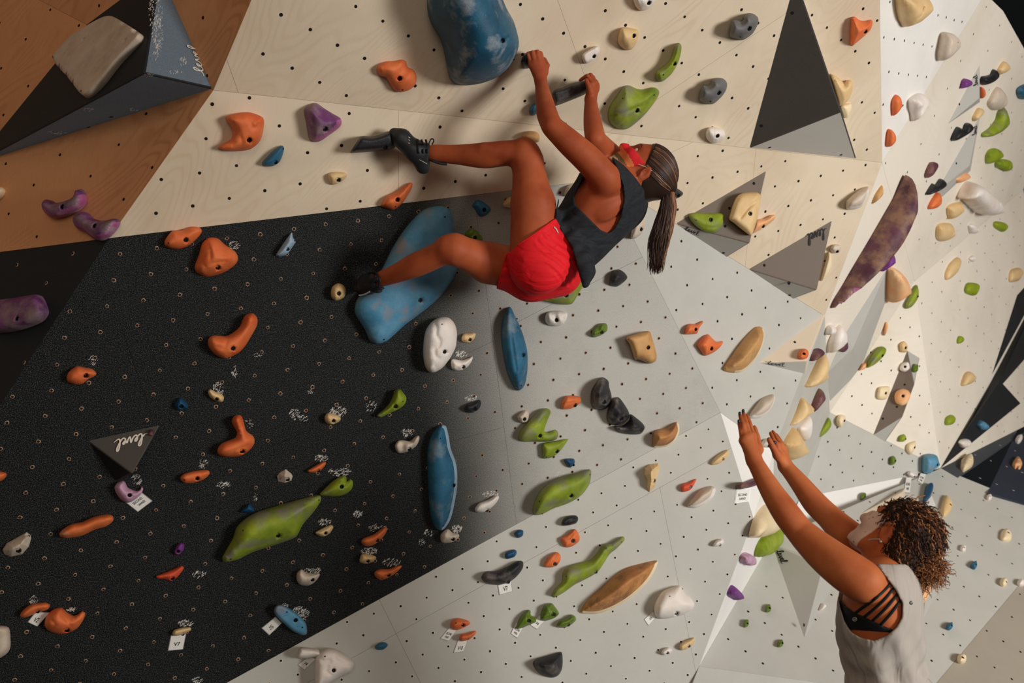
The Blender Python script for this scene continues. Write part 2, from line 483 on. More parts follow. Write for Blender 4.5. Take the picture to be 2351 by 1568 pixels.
CM = {
    'orange': hold_mat('orange_resin', (230, 124, 70), c2=(210, 92, 46)),
    'orangec': hold_mat('orange_resin_chalked', (234, 122, 66), chalk=0.55, ccol=(200, 160, 132)),
    'red': hold_mat('coral_resin', (230, 92, 58)),
    'purple': hold_mat('purple_resin_chalked', (124, 60, 124), chalk=1.15, ccol=(146, 128, 128), c2=(72, 36, 80)),
    'violet': hold_mat('violet_resin', (124, 62, 138), c2=(104, 44, 118)),
    'pink': hold_mat('pink_resin', (206, 160, 188), chalk=0.4, ccol=(220, 205, 210)),
    'plum': hold_mat('plum_resin', (98, 56, 72), chalk=0.85, c2=(70, 34, 48), ccol=(142, 108, 84)),
    'blue': hold_mat('blue_resin', (46, 108, 140), c2=(24, 78, 108), chalk=0.12, ccol=(110, 130, 140)),
    'bigblue': hold_mat('deep_blue_resin', (36, 96, 124), c2=(18, 68, 94), rough=0.5, chalk=0.2, ccol=(150, 158, 165)),
    'sky': hold_mat('sky_blue_resin', (98, 154, 184), c2=(62, 124, 158), chalk=0.2, ccol=(140, 130, 128)),
    'pale': hold_mat('pale_blue_resin', (158, 188, 206), c2=(140, 160, 180)),
    'teal': hold_mat('teal_resin', (22, 76, 112), c2=(14, 58, 92)),
    'green': hold_mat('green_resin', (150, 168, 40), c2=(112, 134, 24), rough=0.5),
    'greenc': hold_mat('green_resin_chalked', (146, 162, 42), chalk=0.6, c2=(100, 122, 26), ccol=(128, 122, 116)),
    'leaf': hold_mat('dark_green_resin', (104, 130, 30), c2=(58, 80, 16), rough=0.35),
    'beige': hold_mat('beige_resin', (228, 198, 148), c2=(212, 174, 120)),
    'tan': hold_mat('tan_resin', (206, 160, 104), c2=(190, 138, 82), grime=0.25),
    'cream': hold_mat('cream_resin', (240, 222, 186), c2=(228, 204, 162)),
    'walnut': hold_mat('stained_wood_hold', (196, 140, 84), c2=(166, 104, 56), grime=0.55),
    'white': hold_mat('white_resin', (238, 232, 226), c2=(226, 212, 200)),
    'stone': hold_mat('off_white_resin', (214, 200, 184), c2=(196, 178, 160), grime=0.12),
    'grey': hold_mat('grey_resin', (112, 112, 112), c2=(90, 90, 92)),
    'black': hold_mat('black_resin', (32, 34, 38), c2=(22, 24, 28), rough=0.45),
    'blackc': hold_mat('black_resin_chalked', (40, 40, 44), chalk=0.7, c2=(26, 26, 30), ccol=(120, 110, 104)),
    'magenta': hold_mat('magenta_resin_edge', (176, 98, 146), c2=(160, 84, 130), chalk=0.3, ccol=(196, 170, 180)),
    'peach': hold_mat('peach_resin', (240, 170, 118), c2=(232, 196, 150)),
}
MAT['groove'] = plain('bolt_recess', (16, 13, 12), 0.85)

def cr_closed(pts, n, sharp=()):
    """closed Catmull-Rom through pts, ~n samples by length"""
    m = len(pts)
    out = []
    L = [math.dist(pts[i], pts[(i + 1) % m]) for i in range(m)]
    T = sum(L)
    for i in range(m):
        p0, p1, p2, p3 = (pts[(i + k) % m] for k in (-1, 0, 1, 2))
        k = max(1, int(round(n * L[i] / T)))
        for j in range(k):
            t = j / k
            r = []
            for a in range(2):
                m1 = 0.5 * (p2[a] - p0[a]) * 0.9; m2 = 0.5 * (p3[a] - p1[a]) * 0.9
                lim = 1.2 * abs(p2[a] - p1[a]) + 0.35 * L[i]
                m1 = max(-lim, min(lim, m1)); m2 = max(-lim, min(lim, m2))
                r.append((2 * t**3 - 3 * t**2 + 1) * p1[a] + (t**3 - 2 * t**2 + t) * m1 + (-2 * t**3 + 3 * t**2) * p2[a] + (t**3 - t**2) * m2)
            out.append(tuple(r))
    return out

def seg_dist(P_, A, B):
    d = B - A
    L2 = (d * d).sum(1) + 1e-15
    t = ((P_[:, None, :] - A[None]) * d[None]).sum(2) / L2[None]
    t = np.clip(t, 0, 1)
    q = A[None] + t[..., None] * d[None]
    return np.sqrt(((P_[:, None, :] - q) ** 2).sum(2)).min(1)

VOLF = []        # volume faces that can carry holds: (plane, px polygon)
def find_plane(x, y):
    for pl, poly in VOLF:
        if inside(poly, (x, y)): return pl
    best, bd = None, 9e9
    for pl, poly in FACETS:
        try: q = uv(pl, x, y)
        except ZeroDivisionError: continue
        o, n = PL[pl]
        if n.dot(ray(x, y)) > -0.02: continue
        if inside(poly, q): return pl
        e = edge_dist(poly, q)
        if e < bd: best, bd = pl, e
    return best

BOLT = None
def bolt_mesh():
    global BOLT
    if BOLT: return BOLT
    vs, fs = [], []
    def ringv(r, z, n=6, a0=0.0):
        k = len(vs)
        for s in range(n): vs.append((r * math.cos(a0 + 2 * math.pi * s / n), r * math.sin(a0 + 2 * math.pi * s / n), z))
        return k
    n = 12
    prof = [(0.80, -0.2), (0.80, 0.28), (0.72, 0.36), (0.42, 0.36), (0.38, 0.30), (0.36, 0.05)]
    ks = [ringv(r, z, n) for r, z in prof]
    for a, b in zip(ks, ks[1:]):
        for s in range(n): fs.append((a + s, a + (s + 1) % n, b + (s + 1) % n, b + s))
    fs.append(tuple(ks[-1] + s for s in range(n)))
    me = bpy.data.meshes.new('bolt')
    me.from_pydata(vs, [], fs); me.update()
    me.materials.append(MAT['steel'])
    BOLT = me
    return me

HN = 0
def H(c, color, hgt, p, label, pts, bolts='', pl=None, w=1.0, tilt=None, groove=(), scoop=(), screws='', noise=0.0, sharp=False, name='climbing_hold',
      cat='climbing hold', group='climbing holds on the wall', flat=False, lean=None, rim=None, gd=0.004, gw=0.005, hmax=None):
    global HN
    HN += 1
    rnd = random.Random(HN)
    q = [tuple(float(t) for t in s.split(',')) for s in pts.split()]
    px = [Z(c, *t) for t in q]
    cx = sum(t[0] for t in px) / len(px); cy = sum(t[1] for t in px) / len(px)
    pl = pl or find_plane(cx, cy)
    o, u, v, n, M, Mi = frame(pl)
    hgt = hgt / 100.0
    size = max(max(t[0] for t in px) - min(t[0] for t in px), max(t[1] for t in px) - min(t[1] for t in px))
    nseg = 28 if size < 40 else (44 if size < 110 else 76)
    if sharp:
        opx = []
        for i in range(len(px)):
            a, b = px[i], px[(i + 1) % len(px)]
            k = max(1, int(math.dist(a, b) / size * 9))
            opx += [(a[0] + (b[0] - a[0]) * j / k, a[1] + (b[1] - a[1]) * j / k) for j in range(k)]
    else:
        opx = cr_closed(px, nseg)
    c0 = hit(pl, cx, cy)
    cu = ((c0 - o).dot(u), (c0 - o).dot(v))
    out = np.array([uv(pl, *t) for t in opx]) - np.array(cu)
    if 0.5 * np.sum(out[:, 0] * np.roll(out[:, 1], -1) - np.roll(out[:, 0], -1) * out[:, 1]) < 0: out = out[::-1].copy()
    # direction in which height grows: mostly the wall normal, leaning to keep the traced outline
    vd = -(c0 - CAM).normalized()
    k = vd.dot(n)
    sx, sy = vd.dot(u) / k, vd.dot(v) / k
    L = math.hypot(sx, sy)
    lim = 0.9
    if L > lim: sx, sy = sx * lim / L, sy * lim / L
    if lean:
        a = np.array(uv(pl, cx + lean[0], cy + lean[1])) - np.array(cu)
        a = a / (np.linalg.norm(a) + 1e-9) * lean[2]
        sx += a[0]; sy += a[1]
    A, B = out, np.roll(out, -1, 0)
    lo, hi = out.min(0), out.max(0)
    ext = (hi - lo)
    step = max(math.sqrt(ext[0] * ext[1]) / (16 if size < 60 else 26 if size < 160 else 40), 0.0018)
    gx, gy = np.meshgrid(np.arange(lo[0], hi[0], step), np.arange(lo[1], hi[1], step))
    gx = gx + (np.arange(gx.shape[0]) % 2)[:, None] * step * 0.5
    G_ = np.stack([gx.ravel(), gy.ravel()], 1)
    def ins(Pn):
        x, y = Pn[:, 0][:, None], Pn[:, 1][:, None]
        x1, y1, x2, y2 = A[:, 0][None], A[:, 1][None], B[:, 0][None], B[:, 1][None]
        cr = ((y1 > y) != (y2 > y)) & (x < (x2 - x1) * (y - y1) / (y2 - y1 + 1e-15) + x1)
        return cr.sum(1) % 2 == 1
    G_ = G_[ins(G_)]
    if len(G_) == 0: G_ = np.zeros((1, 2))
    d = seg_dist(G_, A, B)
    dm = d.max()
    # inset rings for crisp flanks
    tan = np.roll(out, -1, 0) - np.roll(out, 1, 0)
    nr = np.stack([-tan[:, 1], tan[:, 0]], 1); nr /= np.linalg.norm(nr, axis=1)[:, None] + 1e-12
    extra = []
    W = w * dm
    for f in (0.06, 0.2, 0.42):
        off = f * W
        R_ = out + nr * off
        R_ = R_[ins(R_)]
        if len(R_): R_ = R_[seg_dist(R_, A, B) > off * 0.9]
        if len(R_): extra.append(R_)
    G_ = G_[d > 0.5 * W + 0.0001] if W > step * 1.2 else G_[d > 0.45 * W]
    bl = [np.array(uv(pl, *Z(c, *[float(t) for t in s.split(',')]))) - cu for s in bolts.split()]
    sc = [np.array(uv(pl, *Z(c, *[float(t) for t in s.split(',')]))) - cu for s in screws.split()]
    br = min(0.0095, 0.16 * dm + 0.0045)
    pts_ = [G_] + extra
    pts_ = np.concatenate(pts_)
    for b in bl:
        r = np.linalg.norm(pts_ - b, axis=1)
        pts_ = pts_[r > br * 1.35]
        an = np.arange(12) * 2 * math.pi / 12
        ring = np.stack([np.cos(an), np.sin(an)], 1)
        pts_ = np.concatenate([pts_, b + ring * br * 1.18, b + ring * br * 0.96, b + ring[::2] * br * 0.5, b[None]])
    pts_ = pts_[ins(pts_)]
    allp = [Vector((float(a), float(b))) for a, b in np.concatenate([out, pts_])]
    E = [(i, (i + 1) % len(out)) for i in range(len(out))]
    try:
        vv, ee, ff, *_ = delaunay_2d_cdt(allp, E, [], 1, 1e-6)
    except Exception:
        return None
    X = np.array([(a.x, a.y) for a in vv])
    dd = seg_dist(X, A, B)
    nz = [rnd.uniform(-1, 1) for _ in range(12)]
    gl = [np.array([np.array(uv(pl, *Z(c, *t))) - cu for t in g]) for g in groove]
    gl = [g for g in gl]
    R0 = max(ext) * 0.5
    if tilt is not None:
        tv = np.array(uv(pl, cx + tilt[0], cy + tilt[1])) - np.array(cu)
        tv = tv / (np.linalg.norm(tv) + 1e-12) * tilt[2]
    sco = [(np.array(uv(pl, *Z(c, s[0], s[1]))) - cu, s[2] / 100.0, s[3] / 100.0) for s in scoop]
    def height(X, dd, holes=True):
        t = np.clip(dd / W, 0, 1)
        h = (1 - (1 - t) ** p) ** (1.0 / p) if p != 1 else t
        h = h * hgt
        if tilt is not None: h = h * np.clip(1 + (X @ tv) / R0, 0.12, 3)
        if noise:
            kx = X / R0
            h = h * (1 + noise * (np.sin(3.1 * kx[:, 0] + 2 * nz[0] + 1.5 * nz[1] * kx[:, 1]) * nz[2] + np.sin(4.3 * kx[:, 1] + 3 * nz[3]) * nz[4]
                     + 0.6 * np.sin(6.5 * kx[:, 0] + 5.1 * kx[:, 1] * nz[5] + nz[6] * 3)))
        for s in sco:
            r = np.linalg.norm(X - s[0], axis=1) / s[1]
            h = h - s[2] * np.exp(-r * r * 1.4) * t
        for g in gl:
            r = seg_dist(X, g[:-1], g[1:])
            h = h - 1.5 * gd * np.exp(-(r / (1.15 * gw)) ** 2) * np.minimum(1, t * 3)
        if holes:
            for b in bl:
                r = np.linalg.norm(X - b, axis=1)
                h = np.where(r < br * 1.0, np.maximum(h - 0.013, 0.001) if True else h, h)
        h = np.where(dd < 1e-7, -0.0008, np.maximum(h, 0.0))
        return h
    hh = height(X, dd)
    h2 = hh.copy()
    verts = np.stack([X[:, 0] + sx * hh, X[:, 1] + sy * hh, hh], 1)
    Mo = Matrix.Translation(c0) @ Matrix(((u.x, v.x, n.x, 0), (u.y, v.y, n.y, 0), (u.z, v.z, n.z, 0), (0, 0, 0, 1)))
    ffs = []
    for f in ff:
        a, b, c_ = X[f[0]], X[f[1]], X[f[2]]
        ffs.append(tuple(f) if (b[0] - a[0]) * (c_[1] - a[1]) - (b[1] - a[1]) * (c_[0] - a[0]) > 0 else tuple(f[::-1]))
    ob = mesh_obj(name, verts, ffs, CM[color], Mo, smooth=not flat, label=label, category=cat, group=group)
    if rim:
        ob.data.materials.append(CM[rim[0]])
        rv = np.array(uv(pl, cx + rim[1], cy + rim[2])) - np.array(cu); rv /= np.linalg.norm(rv)
        fc = X[np.array(ffs)].mean(1)
        sd = B - A; L2_ = (sd * sd).sum(1) + 1e-15
        tt_ = np.clip(((fc[:, None, :] - A[None]) * sd[None]).sum(2) / L2_[None], 0, 1)
        ds = np.sqrt(((fc[:, None, :] - A[None] - tt_[..., None] * sd[None]) ** 2).sum(2))
        k_ = ds.argmin(1)
        outn = np.stack([sd[:, 1], -sd[:, 0]], 1) / np.sqrt(L2_)[:, None]
        ob.data.polygons.foreach_set('material_index', (((outn[k_] @ rv) > 0.15) & (ds.min(1) < rim[3] * dm)).astype(np.int32))
    for lst, rr, nm in ((bl, br, 'bolt'), (sc, 0.0042, 'screw')):
        for b in lst:
            hb = float(height(b[None], seg_dist(b[None], A, B), nm == 'bolt')[0])
            if nm == 'bolt':
                cc = bpy.data.objects.new('bolt', bolt_mesh())
                Ms = Mo @ Matrix.Translation((b[0] + sx * (hb + .001), b[1] + sy * (hb + .001), hb + 0.001)) @ Matrix.Diagonal((rr, rr, rr, 1))
            else:
                cc = bpy.data.objects.new('screw', bolt_mesh())
                Ms = Mo @ Matrix.Translation((b[0] + sx * hb, b[1] + sy * hb, hb)) @ Matrix.Diagonal((rr, rr, rr * 0.5, 1))
            COL.objects.link(cc)
            cc.matrix_basis = Ms
            cc.parent = ob
            cc.matrix_parent_inverse = ob.matrix_basis.inverted()
    return ob

# ------------------------------------------------------------------ volumes
def VOL(nm, pl, base, apex, faces, mats, label, bev=0.006, holes=(), hpx=None, cat='volume', carry=()):
    """base: photo points on the wall plane; apex: (x, y, height); faces over the joined list (first one faces the camera)"""
    pw = [hit(pl, x, y, 0.0) for x, y in base] + [hit(pl, x, y, h) for x, y, h in apex]
    px = list(base) + [(x, y) for x, y, h in apex]
    o, u, v, n, M, Mi = frame(pl)
    c0 = sum(pw, Vector()) / len(pw)
    c0 = c0 - n * (c0 - o).dot(n)
    Mo = Matrix.Translation(c0) @ Matrix(((u.x, v.x, n.x, 0), (u.y, v.y, n.y, 0), (u.z, v.z, n.z, 0), (0, 0, 0, 1)))
    Mii = Mo.inverted()
    bm = bmesh.new()
    vs = [bm.verts.new(Mii @ p) for p in pw]
    ms = []
    for f, mi in faces:
        try: fc = bm.faces.new([vs[i] for i in f])
        except ValueError: continue
        fc.material_index = mi
    bmesh.ops.recalc_face_normals(bm, faces=bm.faces)
    s = sum((f.normal.dot(f.calc_center_median() - (Mii @ c0)) for f in bm.faces))
    if s < 0: bmesh.ops.reverse_faces(bm, faces=bm.faces)
    ed = [e for e in bm.edges if max(e.verts[0].co.z, e.verts[1].co.z) > 0.01]
    if bev: bmesh.ops.bevel(bm, geom=ed, offset=bev, segments=2, affect='EDGES', profile=0.6)
    me = bpy.data.meshes.new('climbing_volume')
    bm.to_mesh(me); bm.free()
    for m in mats: me.materials.append(MAT[m])
    ob = bpy.data.objects.new('climbing_volume', me)
    ob.matrix_basis = Mo
    COL.objects.link(ob)
    ob['label'] = label; ob['category'] = cat; ob['group'] = 'angular volumes screwed to the wall'
    for k in carry:
        f = faces[k][0]
        name = nm + '_%d' % k
        pa, pb, pc = pw[f[0]], pw[f[1]], pw[f[2]]
        nn = (pb - pa).cross(pc - pa).normalized()
        if nn.dot(pa - CAM) > 0: nn = -nn
        PL[name] = (pa, nn)
        VOLF.append((name, [px[i] for i in f]))
    hv, hf = [], []
    for (x, y, k) in holes:
        nm2 = nm + '_%d' % k
        if nm2 not in PL: continue
        _, u2, v2, n2, _, _ = frame(nm2)
        cc = hit(nm2, x, y, 0.0012)
        b0 = len(hv)
        for s_ in range(10):
            an = 2 * math.pi * s_ / 10
            hv.append(Mii @ (cc + (u2 * math.cos(an) + v2 * math.sin(an)) * 0.0062))
        for s_ in range(10):
            an = 2 * math.pi * s_ / 10
            hv.append(Mii @ (cc - n2 * 0.003 + (u2 * math.cos(an) + v2 * math.sin(an)) * 0.0085))
        hf.append(tuple(b0 + i for i in range(10)))
        hf += [(b0 + i, b0 + 10 + i, b0 + 10 + (i + 1) % 10, b0 + (i + 1) % 10) for i in range(10)]
    if hv: mesh_obj('bolt_holes', hv, hf, MAT['hole_dark'], Mo, ob, kind='stuff')
    return ob

LEVEL = [(-.35, .12), (-.1, .1), (.2, .42), (.42, .98), (.36, 1.2), (.22, 1.1), (.16, .6), (.2, .1), (.36, -.02), (.56, .12), (.78, .40), (.80, .58), (.68, .62), (.60, .42), (.64, .1), (.82, 0), (1.02, .2),
         (1.14, .56), (1.20, .60), (1.26, .2), (1.34, .02), (1.46, .22), (1.54, .56), (1.62, .50), (1.72, .28), (1.90, .46), (1.92, .6), (1.80, .62), (1.72, .4), (1.76, .1), (1.94, 0), (2.16, .2),
         (2.42, .8), (2.46, 1.16), (2.34, 1.2), (2.24, .9), (2.22, .3), (2.30, .02), (2.5, 0), (2.8, .2)]
def lettering_level(parent, pl, x0, y0, dx, dy, ux, uy, mat, wid=0.004, lift=0.0015):
    """brush-script word drawn on a volume face; (dx,dy) photo step of one letter unit, (ux,uy) of one letter height"""
    cp = []
    L = LEVEL
    for i in range(len(L) - 1):
        p0, p1, p2, p3 = L[max(i - 1, 0)], L[i], L[i + 1], L[min(i + 2, len(L) - 1)]
        for j in range(5):
            t = j / 5
            cp.append(tuple(0.5 * ((2 * p1[a]) + (-p0[a] + p2[a]) * t + (2 * p0[a] - 5 * p1[a] + 4 * p2[a] - p3[a]) * t * t + (-p0[a] + 3 * p1[a] - 3 * p2[a] + p3[a]) * t**3) for a in range(2)))
    cp.append(L[-1])
    o, u, v, n, M, Mi = frame(pl)
    W = [Vector(uv(pl, x0 + a * dx + b * ux, y0 + a * dy + b * uy)) for a, b in cp]
    vs, fs = [], []
    for i, q in enumerate(W):
        tn = (W[min(i + 1, len(W) - 1)] - W[max(i - 1, 0)]).normalized()
        nn = Vector((-tn.y, tn.x))
        taper = min(1, 0.35 + min(i, len(W) - 1 - i) * 0.08)
        for s in (1, -1):
            e = q + nn * s * wid * 0.5 * taper
            vs.append((e.x, e.y, lift + 0.00002 * i))
    for i in range(len(W) - 1): fs.append((2 * i, 2 * i + 1, 2 * i + 3, 2 * i + 2))
    return mesh_obj('lettering', vs, fs, mat, M, parent)

CARDS = []
MAT['card'] = plain('white_card', (226, 224, 218), 0.5)
MAT['sleeve'] = plain('plastic_sleeve', (150, 152, 152), 0.25)
MAT['ink'] = plain('black_ink', (20, 20, 22), 0.8)
def CARD(c, corners, text, label, pl=None, sleeve=True):
    """corners: top-left, top-right, bottom-right, bottom-left as the print reads"""
    px = [Z(c, *t) for t in corners]
    cx = sum(t[0] for t in px) / 4; cy = sum(t[1] for t in px) / 4
    pl = pl or find_plane(cx, cy)
    o, u, v, n, M, Mi = frame(pl)
    q = [Vector(uv(pl, *t)) for t in px]
    if ((q[1] - q[0]).x * (q[3] - q[0]).y - (q[1] - q[0]).y * (q[3] - q[0]).x) > 0 and not text: pass
    ctr = sum(q, Vector((0, 0))) / 4
    vs = [(a.x, a.y, 0.0035) for a in q] + [(a.x, a.y, 0.0) for a in q]
    fs = [(0, 1, 2, 3), (7, 6, 5, 4)] + [(i, i + 4, (i + 1) % 4 + 4, (i + 1) % 4) for i in range(4)]
    ob = mesh_obj('route_card', vs, fs, MAT['card'], M, label=label, category='card', group='route grade cards beside the holds')
    e = [ctr + (a - ctr) * 1.09 for a in q]
    if sleeve:
        vs = [(a.x, a.y, 0.0018) for a in e] + [(a.x, a.y, -0.0002) for a in e]
        mesh_obj('sleeve', vs, fs, MAT['sleeve'], M, ob)
    CARDS.append((ob, M, q, text))
def finish_cards():
    made = []
    for ob, M, q, lines in CARDS:
        for k, (txt, fx, fy, hh) in enumerate(lines):
            cu = bpy.data.curves.new('lettering', 'FONT')
            cu.body = txt; cu.align_x = 'CENTER'; cu.align_y = 'CENTER'; cu.size = 1.0
            cu.resolution_u = 2; cu.offset = 0.02
            to = bpy.data.objects.new('tmp', cu)
            COL.objects.link(to)
            made.append((to, ob, M, q, fx, fy, hh, txt))
    dg = bpy.context.evaluated_depsgraph_get()
    for to, ob, M, q, fx, fy, hh, txt in made:
        me = bpy.data.meshes.new_from_object(to.evaluated_get(dg))
        xs = [v.co.x for v in me.vertices]; ys = [v.co.y for v in me.vertices]
        if xs:
            X0, X1, Y0, Y1 = min(xs), max(xs), min(ys), max(ys)
            wd = fx[1] - fx[0]
            for v in me.vertices:
                a = fx[0] + wd * (v.co.x - X0) / (X1 - X0)
                b = fy - hh * 0.5 + hh * (Y1 - v.co.y) / (Y1 - Y0)
                top = q[0].lerp(q[1], a); bot = q[3].lerp(q[2], a)
                w_ = top.lerp(bot, b)
                v.co = (w_.x, w_.y, 0.0040)
            me.materials.clear(); me.materials.append(MAT['ink'])
            me.update()
            lo = bpy.data.objects.new('lettering', me)
            COL.objects.link(lo)
            lo.matrix_basis = M
            lo.parent = ob; lo.matrix_parent_inverse = ob.matrix_basis.inverted()
        cu = to.data
        bpy.data.objects.remove(to); bpy.data.curves.remove(cu)
# ------------------------------------------------------------------ volumes on the wall
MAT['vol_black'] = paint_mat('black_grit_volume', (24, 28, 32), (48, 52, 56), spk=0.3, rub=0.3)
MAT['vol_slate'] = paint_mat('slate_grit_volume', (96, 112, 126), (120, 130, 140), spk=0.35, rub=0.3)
MAT['vol_char'] = paint_mat('charcoal_grit_volume', (72, 68, 64), spk=0.15, rub=0.12)
MAT['vol_taupe'] = paint_mat('taupe_grit_volume', (112, 100, 90), spk=0.15, rub=0.12)
MAT['vol_grey'] = paint_mat('grey_grit_volume', (176, 174, 168), spk=0.15, rub=0.12)
MAT['vol_light'] = paint_mat('light_grey_volume', (206, 204, 198), spk=0.1, rub=0.1)
MAT['vol_beige'] = paint_mat('beige_grit_volume', (214, 198, 176), spk=0.1, rub=0.1)
MAT['vol_teal'] = paint_mat('teal_volume_paint', (40, 120, 158), spk=0.1, rub=0.1)
MAT['white_ink'] = plain('white_ink', (225, 215, 200), 0.7)
MAT['black_ink'] = plain('logo_ink', (26, 26, 28), 0.7)
PYR = [((0, 1, 3), 0), ((1, 2, 3), 0), ((2, 0, 3), 0)]
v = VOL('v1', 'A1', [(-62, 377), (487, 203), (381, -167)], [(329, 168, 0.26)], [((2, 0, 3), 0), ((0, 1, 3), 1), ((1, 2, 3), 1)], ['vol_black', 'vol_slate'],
        'huge black and slate pyramid volume on the shaded brown plywood at top left', carry=(0, 1, 2), bev=0.008, holes=((256, 269, 1), (205, 293, 1), (466, 158, 2)))
lettering_level(v, 'v1_2', 467, 168, -7.2, -24.0, -17, -2, MAT['white_ink'], 0.005)
big_volume = v
v = VOL('v2', 'B1', [(1827, -52), (1721, 339), (1966, 364)], [(1932, 256, 0.24)], [((0, 1, 3), 0), ((1, 2, 3), 1), ((2, 0, 3), 1)], ['vol_char', 'vol_light'],
        'tall charcoal and pale grey pyramid volume near the top centre right', carry=(0, 1, 2), holes=((1767, 339, 1), (1931, 356, 1), (1819, 30, 0), (1748, 289, 0)))
v = VOL('v3', 'B4', [(1552, 513), (1668, 591), (1760, 392)], [(1722, 558, 0.12)], [((2, 0, 3), 0), ((0, 1, 3), 1), ((1, 2, 3), 0)], ['vol_taupe', 'vol_grey'],
        'taupe pyramid volume carrying a green hold and a tan block', carry=(0, 1), holes=((1675, 478, 0), (1665, 519, 0), (1731, 421, 0), (1661, 581, 1)))
lettering_level(v, 'v3_1', 1572, 527, 12, 4.5, 3, -7, MAT['black_ink'], 0.004)
v = VOL('v4', 'B4', [(1719, 618), (1820, 687), (1911, 506)], [(1876, 666, 0.12)], [((2, 0, 3), 0), ((0, 1, 3), 1), ((1, 2, 3), 0)], ['vol_taupe', 'vol_grey'],
        'taupe pyramid volume with black upside down lettering', carry=(0, 1), holes=((1755, 609, 0), (1813, 678, 1), (1812, 650, 0)))
lettering_level(v, 'v4_0', 1892, 524, -15.5, 5.6, 2.5, 21, MAT['black_ink'], 0.0055)
v = VOL('v5', 'C2', [(1742, 833), (1848, 858), (1896, 718)], [(1853, 829, 0.10)], [((2, 0, 3), 0), ((0, 1, 3), 1), ((1, 2, 3), 1)], ['vol_beige', 'vol_light'],
        'pale beige pyramid volume with an orange ball hold on it', carry=(0, 1), holes=((1825, 785, 0),))
lettering_level(v, 'v5_1', 1762, 836, 15, 1.4, 1, -7, MAT['black_ink'], 0.004)
FL = lambda n, m=0: [(tuple(range(n)), m)]
def SLAB(nm, pl, pts, h, mats, label, faces=None, **kw):
    """flat-topped plate volume: outline raised by h with sides down to the wall"""
    n = len(pts)
    cx = sum(p[0] for p in pts) / n; cy = sum(p[1] for p in pts) / n
    base = [(cx + (x - cx) * 1.0, cy + (y - cy) * 1.0) for x, y in pts]
    fs = faces or [(tuple(n + i for i in range(n)), 0)]
    fs = list(fs) + [((i, (i + 1) % n, n + (i + 1) % n, n + i), 0) for i in range(n)]
    return VOL(nm, pl, base, [(x, y, h) for x, y in pts], fs, mats, label, **kw)
VOL('v6', 'D2', [(2040, 610), (1940, 767), (1898, 857), (1905, 921), (1975, 850), (2034, 690)], [(1958, 800, 0.05)], [((0, 1, 6), 0), ((1, 2, 6), 0), ((2, 3, 6), 0), ((3, 4, 6), 0), ((4, 5, 6), 0), ((5, 0, 6), 0)], ['vol_grey'],
    'long flat grey volume below the purple spike', bev=0.003, carry=())
VOL('v7', 'D3b', [(2083, 805), (2005, 998), (2032, 1014), (2071, 958), (2111, 822)], [(2099, 884, 0.10), (2072, 956, 0.10)],
    [((0, 1, 6, 5), 0), ((0, 5, 4), 1), ((1, 2, 6), 1), ((2, 3, 6), 1), ((3, 4, 5, 6), 1)], ['vol_taupe', 'vol_grey'],
    'grey prism volume with a round wooden disc on the right plywood', carry=(0, 1), holes=((2077, 883, 0), (2059, 934, 0), (2027, 961, 0)), bev=0.004)
v = VOL('v8', 'D2b', [(2249, 149), (2176, 285), (2250, 234)], [(2248, 226, 0.06)], [((0, 1, 3), 0), ((1, 2, 3), 0), ((2, 0, 3), 0)], ['vol_grey'], 'upper small grey triangular volume at far right', bev=0.003, carry=(0,), holes=((2203, 239, 0),))
lettering_level(v, 'v8_0', 2243, 172, 0.4, 9, -8, 3, MAT['black_ink'], 0.0035)
v = VOL('v9', 'D2b', [(2250, 266), (2150, 440), (2163, 452), (2228, 392)], [(2226, 380, 0.06)], [((0, 1, 4), 0), ((1, 2, 4), 0), ((2, 3, 4), 0), ((3, 0, 4), 0)], ['vol_grey'], 'lower small grey triangular volume at far right', bev=0.003, carry=(0,), holes=((2196, 375, 0),))
lettering_level(v, 'v9_0', 2243, 288, -1, 8, -8, 3, MAT['black_ink'], 0.0035)
VOL('v10', 'D3', [(2335, 678), (2277, 861), (2440, 561)], [(2332, 760, 0.03)], [((0, 1, 3), 0), ((1, 2, 3), 0), ((2, 0, 3), 0)], ['vol_black'], 'upper black wedge volume at the right edge', bev=0.003)
VOL('v11', 'D3', [(2158, 1076), (2232, 958), (2315, 802), (2440, 562), (2440, 725), (2302, 882), (2343, 926)], [(2296, 874, 0.07)], [((0, 1, 7), 0), ((1, 2, 7), 0), ((2, 3, 7), 0), ((3, 4, 7), 0), ((4, 5, 7), 0), ((5, 6, 7), 0), ((6, 0, 7), 0)], ['vol_black'],
    'long black spearhead volume pointing down at right edge', bev=0.003, carry=(0, 6), holes=((2179, 1052, 6),))
v = VOL('v12', 'G', [(1773, 1250), (1847, 1465), (1935, 1300)], [(1890, 1300, 0.12)], [((0, 1, 3), 0), ((1, 2, 3), 0), ((2, 0, 3), 1)], ['vol_grey', 'vol_light'],
        'grey downward pointing triangular volume left of the spotter', bev=0.003, carry=(0, 1), holes=((1847, 1435, 1), (1806, 1244, 2)))
lettering_level(v, 'v12_0', 1783, 1266, 4.5, 11, 12, -3, MAT['black_ink'], 0.006)
v = VOL('v13', 'C1', [(203, 1012), (268, 1106), (368, 976)], [(305, 1088, 0.13)], [((2, 0, 3), 0), ((0, 1, 3), 1), ((1, 2, 3), 1)], ['vol_char', 'vol_black'],
        'dark worn pyramid volume with cream lettering on the black wall', carry=(0, 1), bev=0.007)
lettering_level(v, 'v13_0', 331, 995, -24.5, 6.5, -2, 22, MAT['white_ink'], 0.0055)
VOL('v14', 'G', [(1975, 1180), (1978, 1240), (2075, 1240), (2078, 1120)], [(2072, 1128, 0.05)], [((0, 1, 4), 0), ((1, 2, 4), 0), ((2, 3, 4), 0), ((3, 0, 4), 0)], ['vol_beige'], 'pale beige volume behind the head of the spotter', bev=0.003)
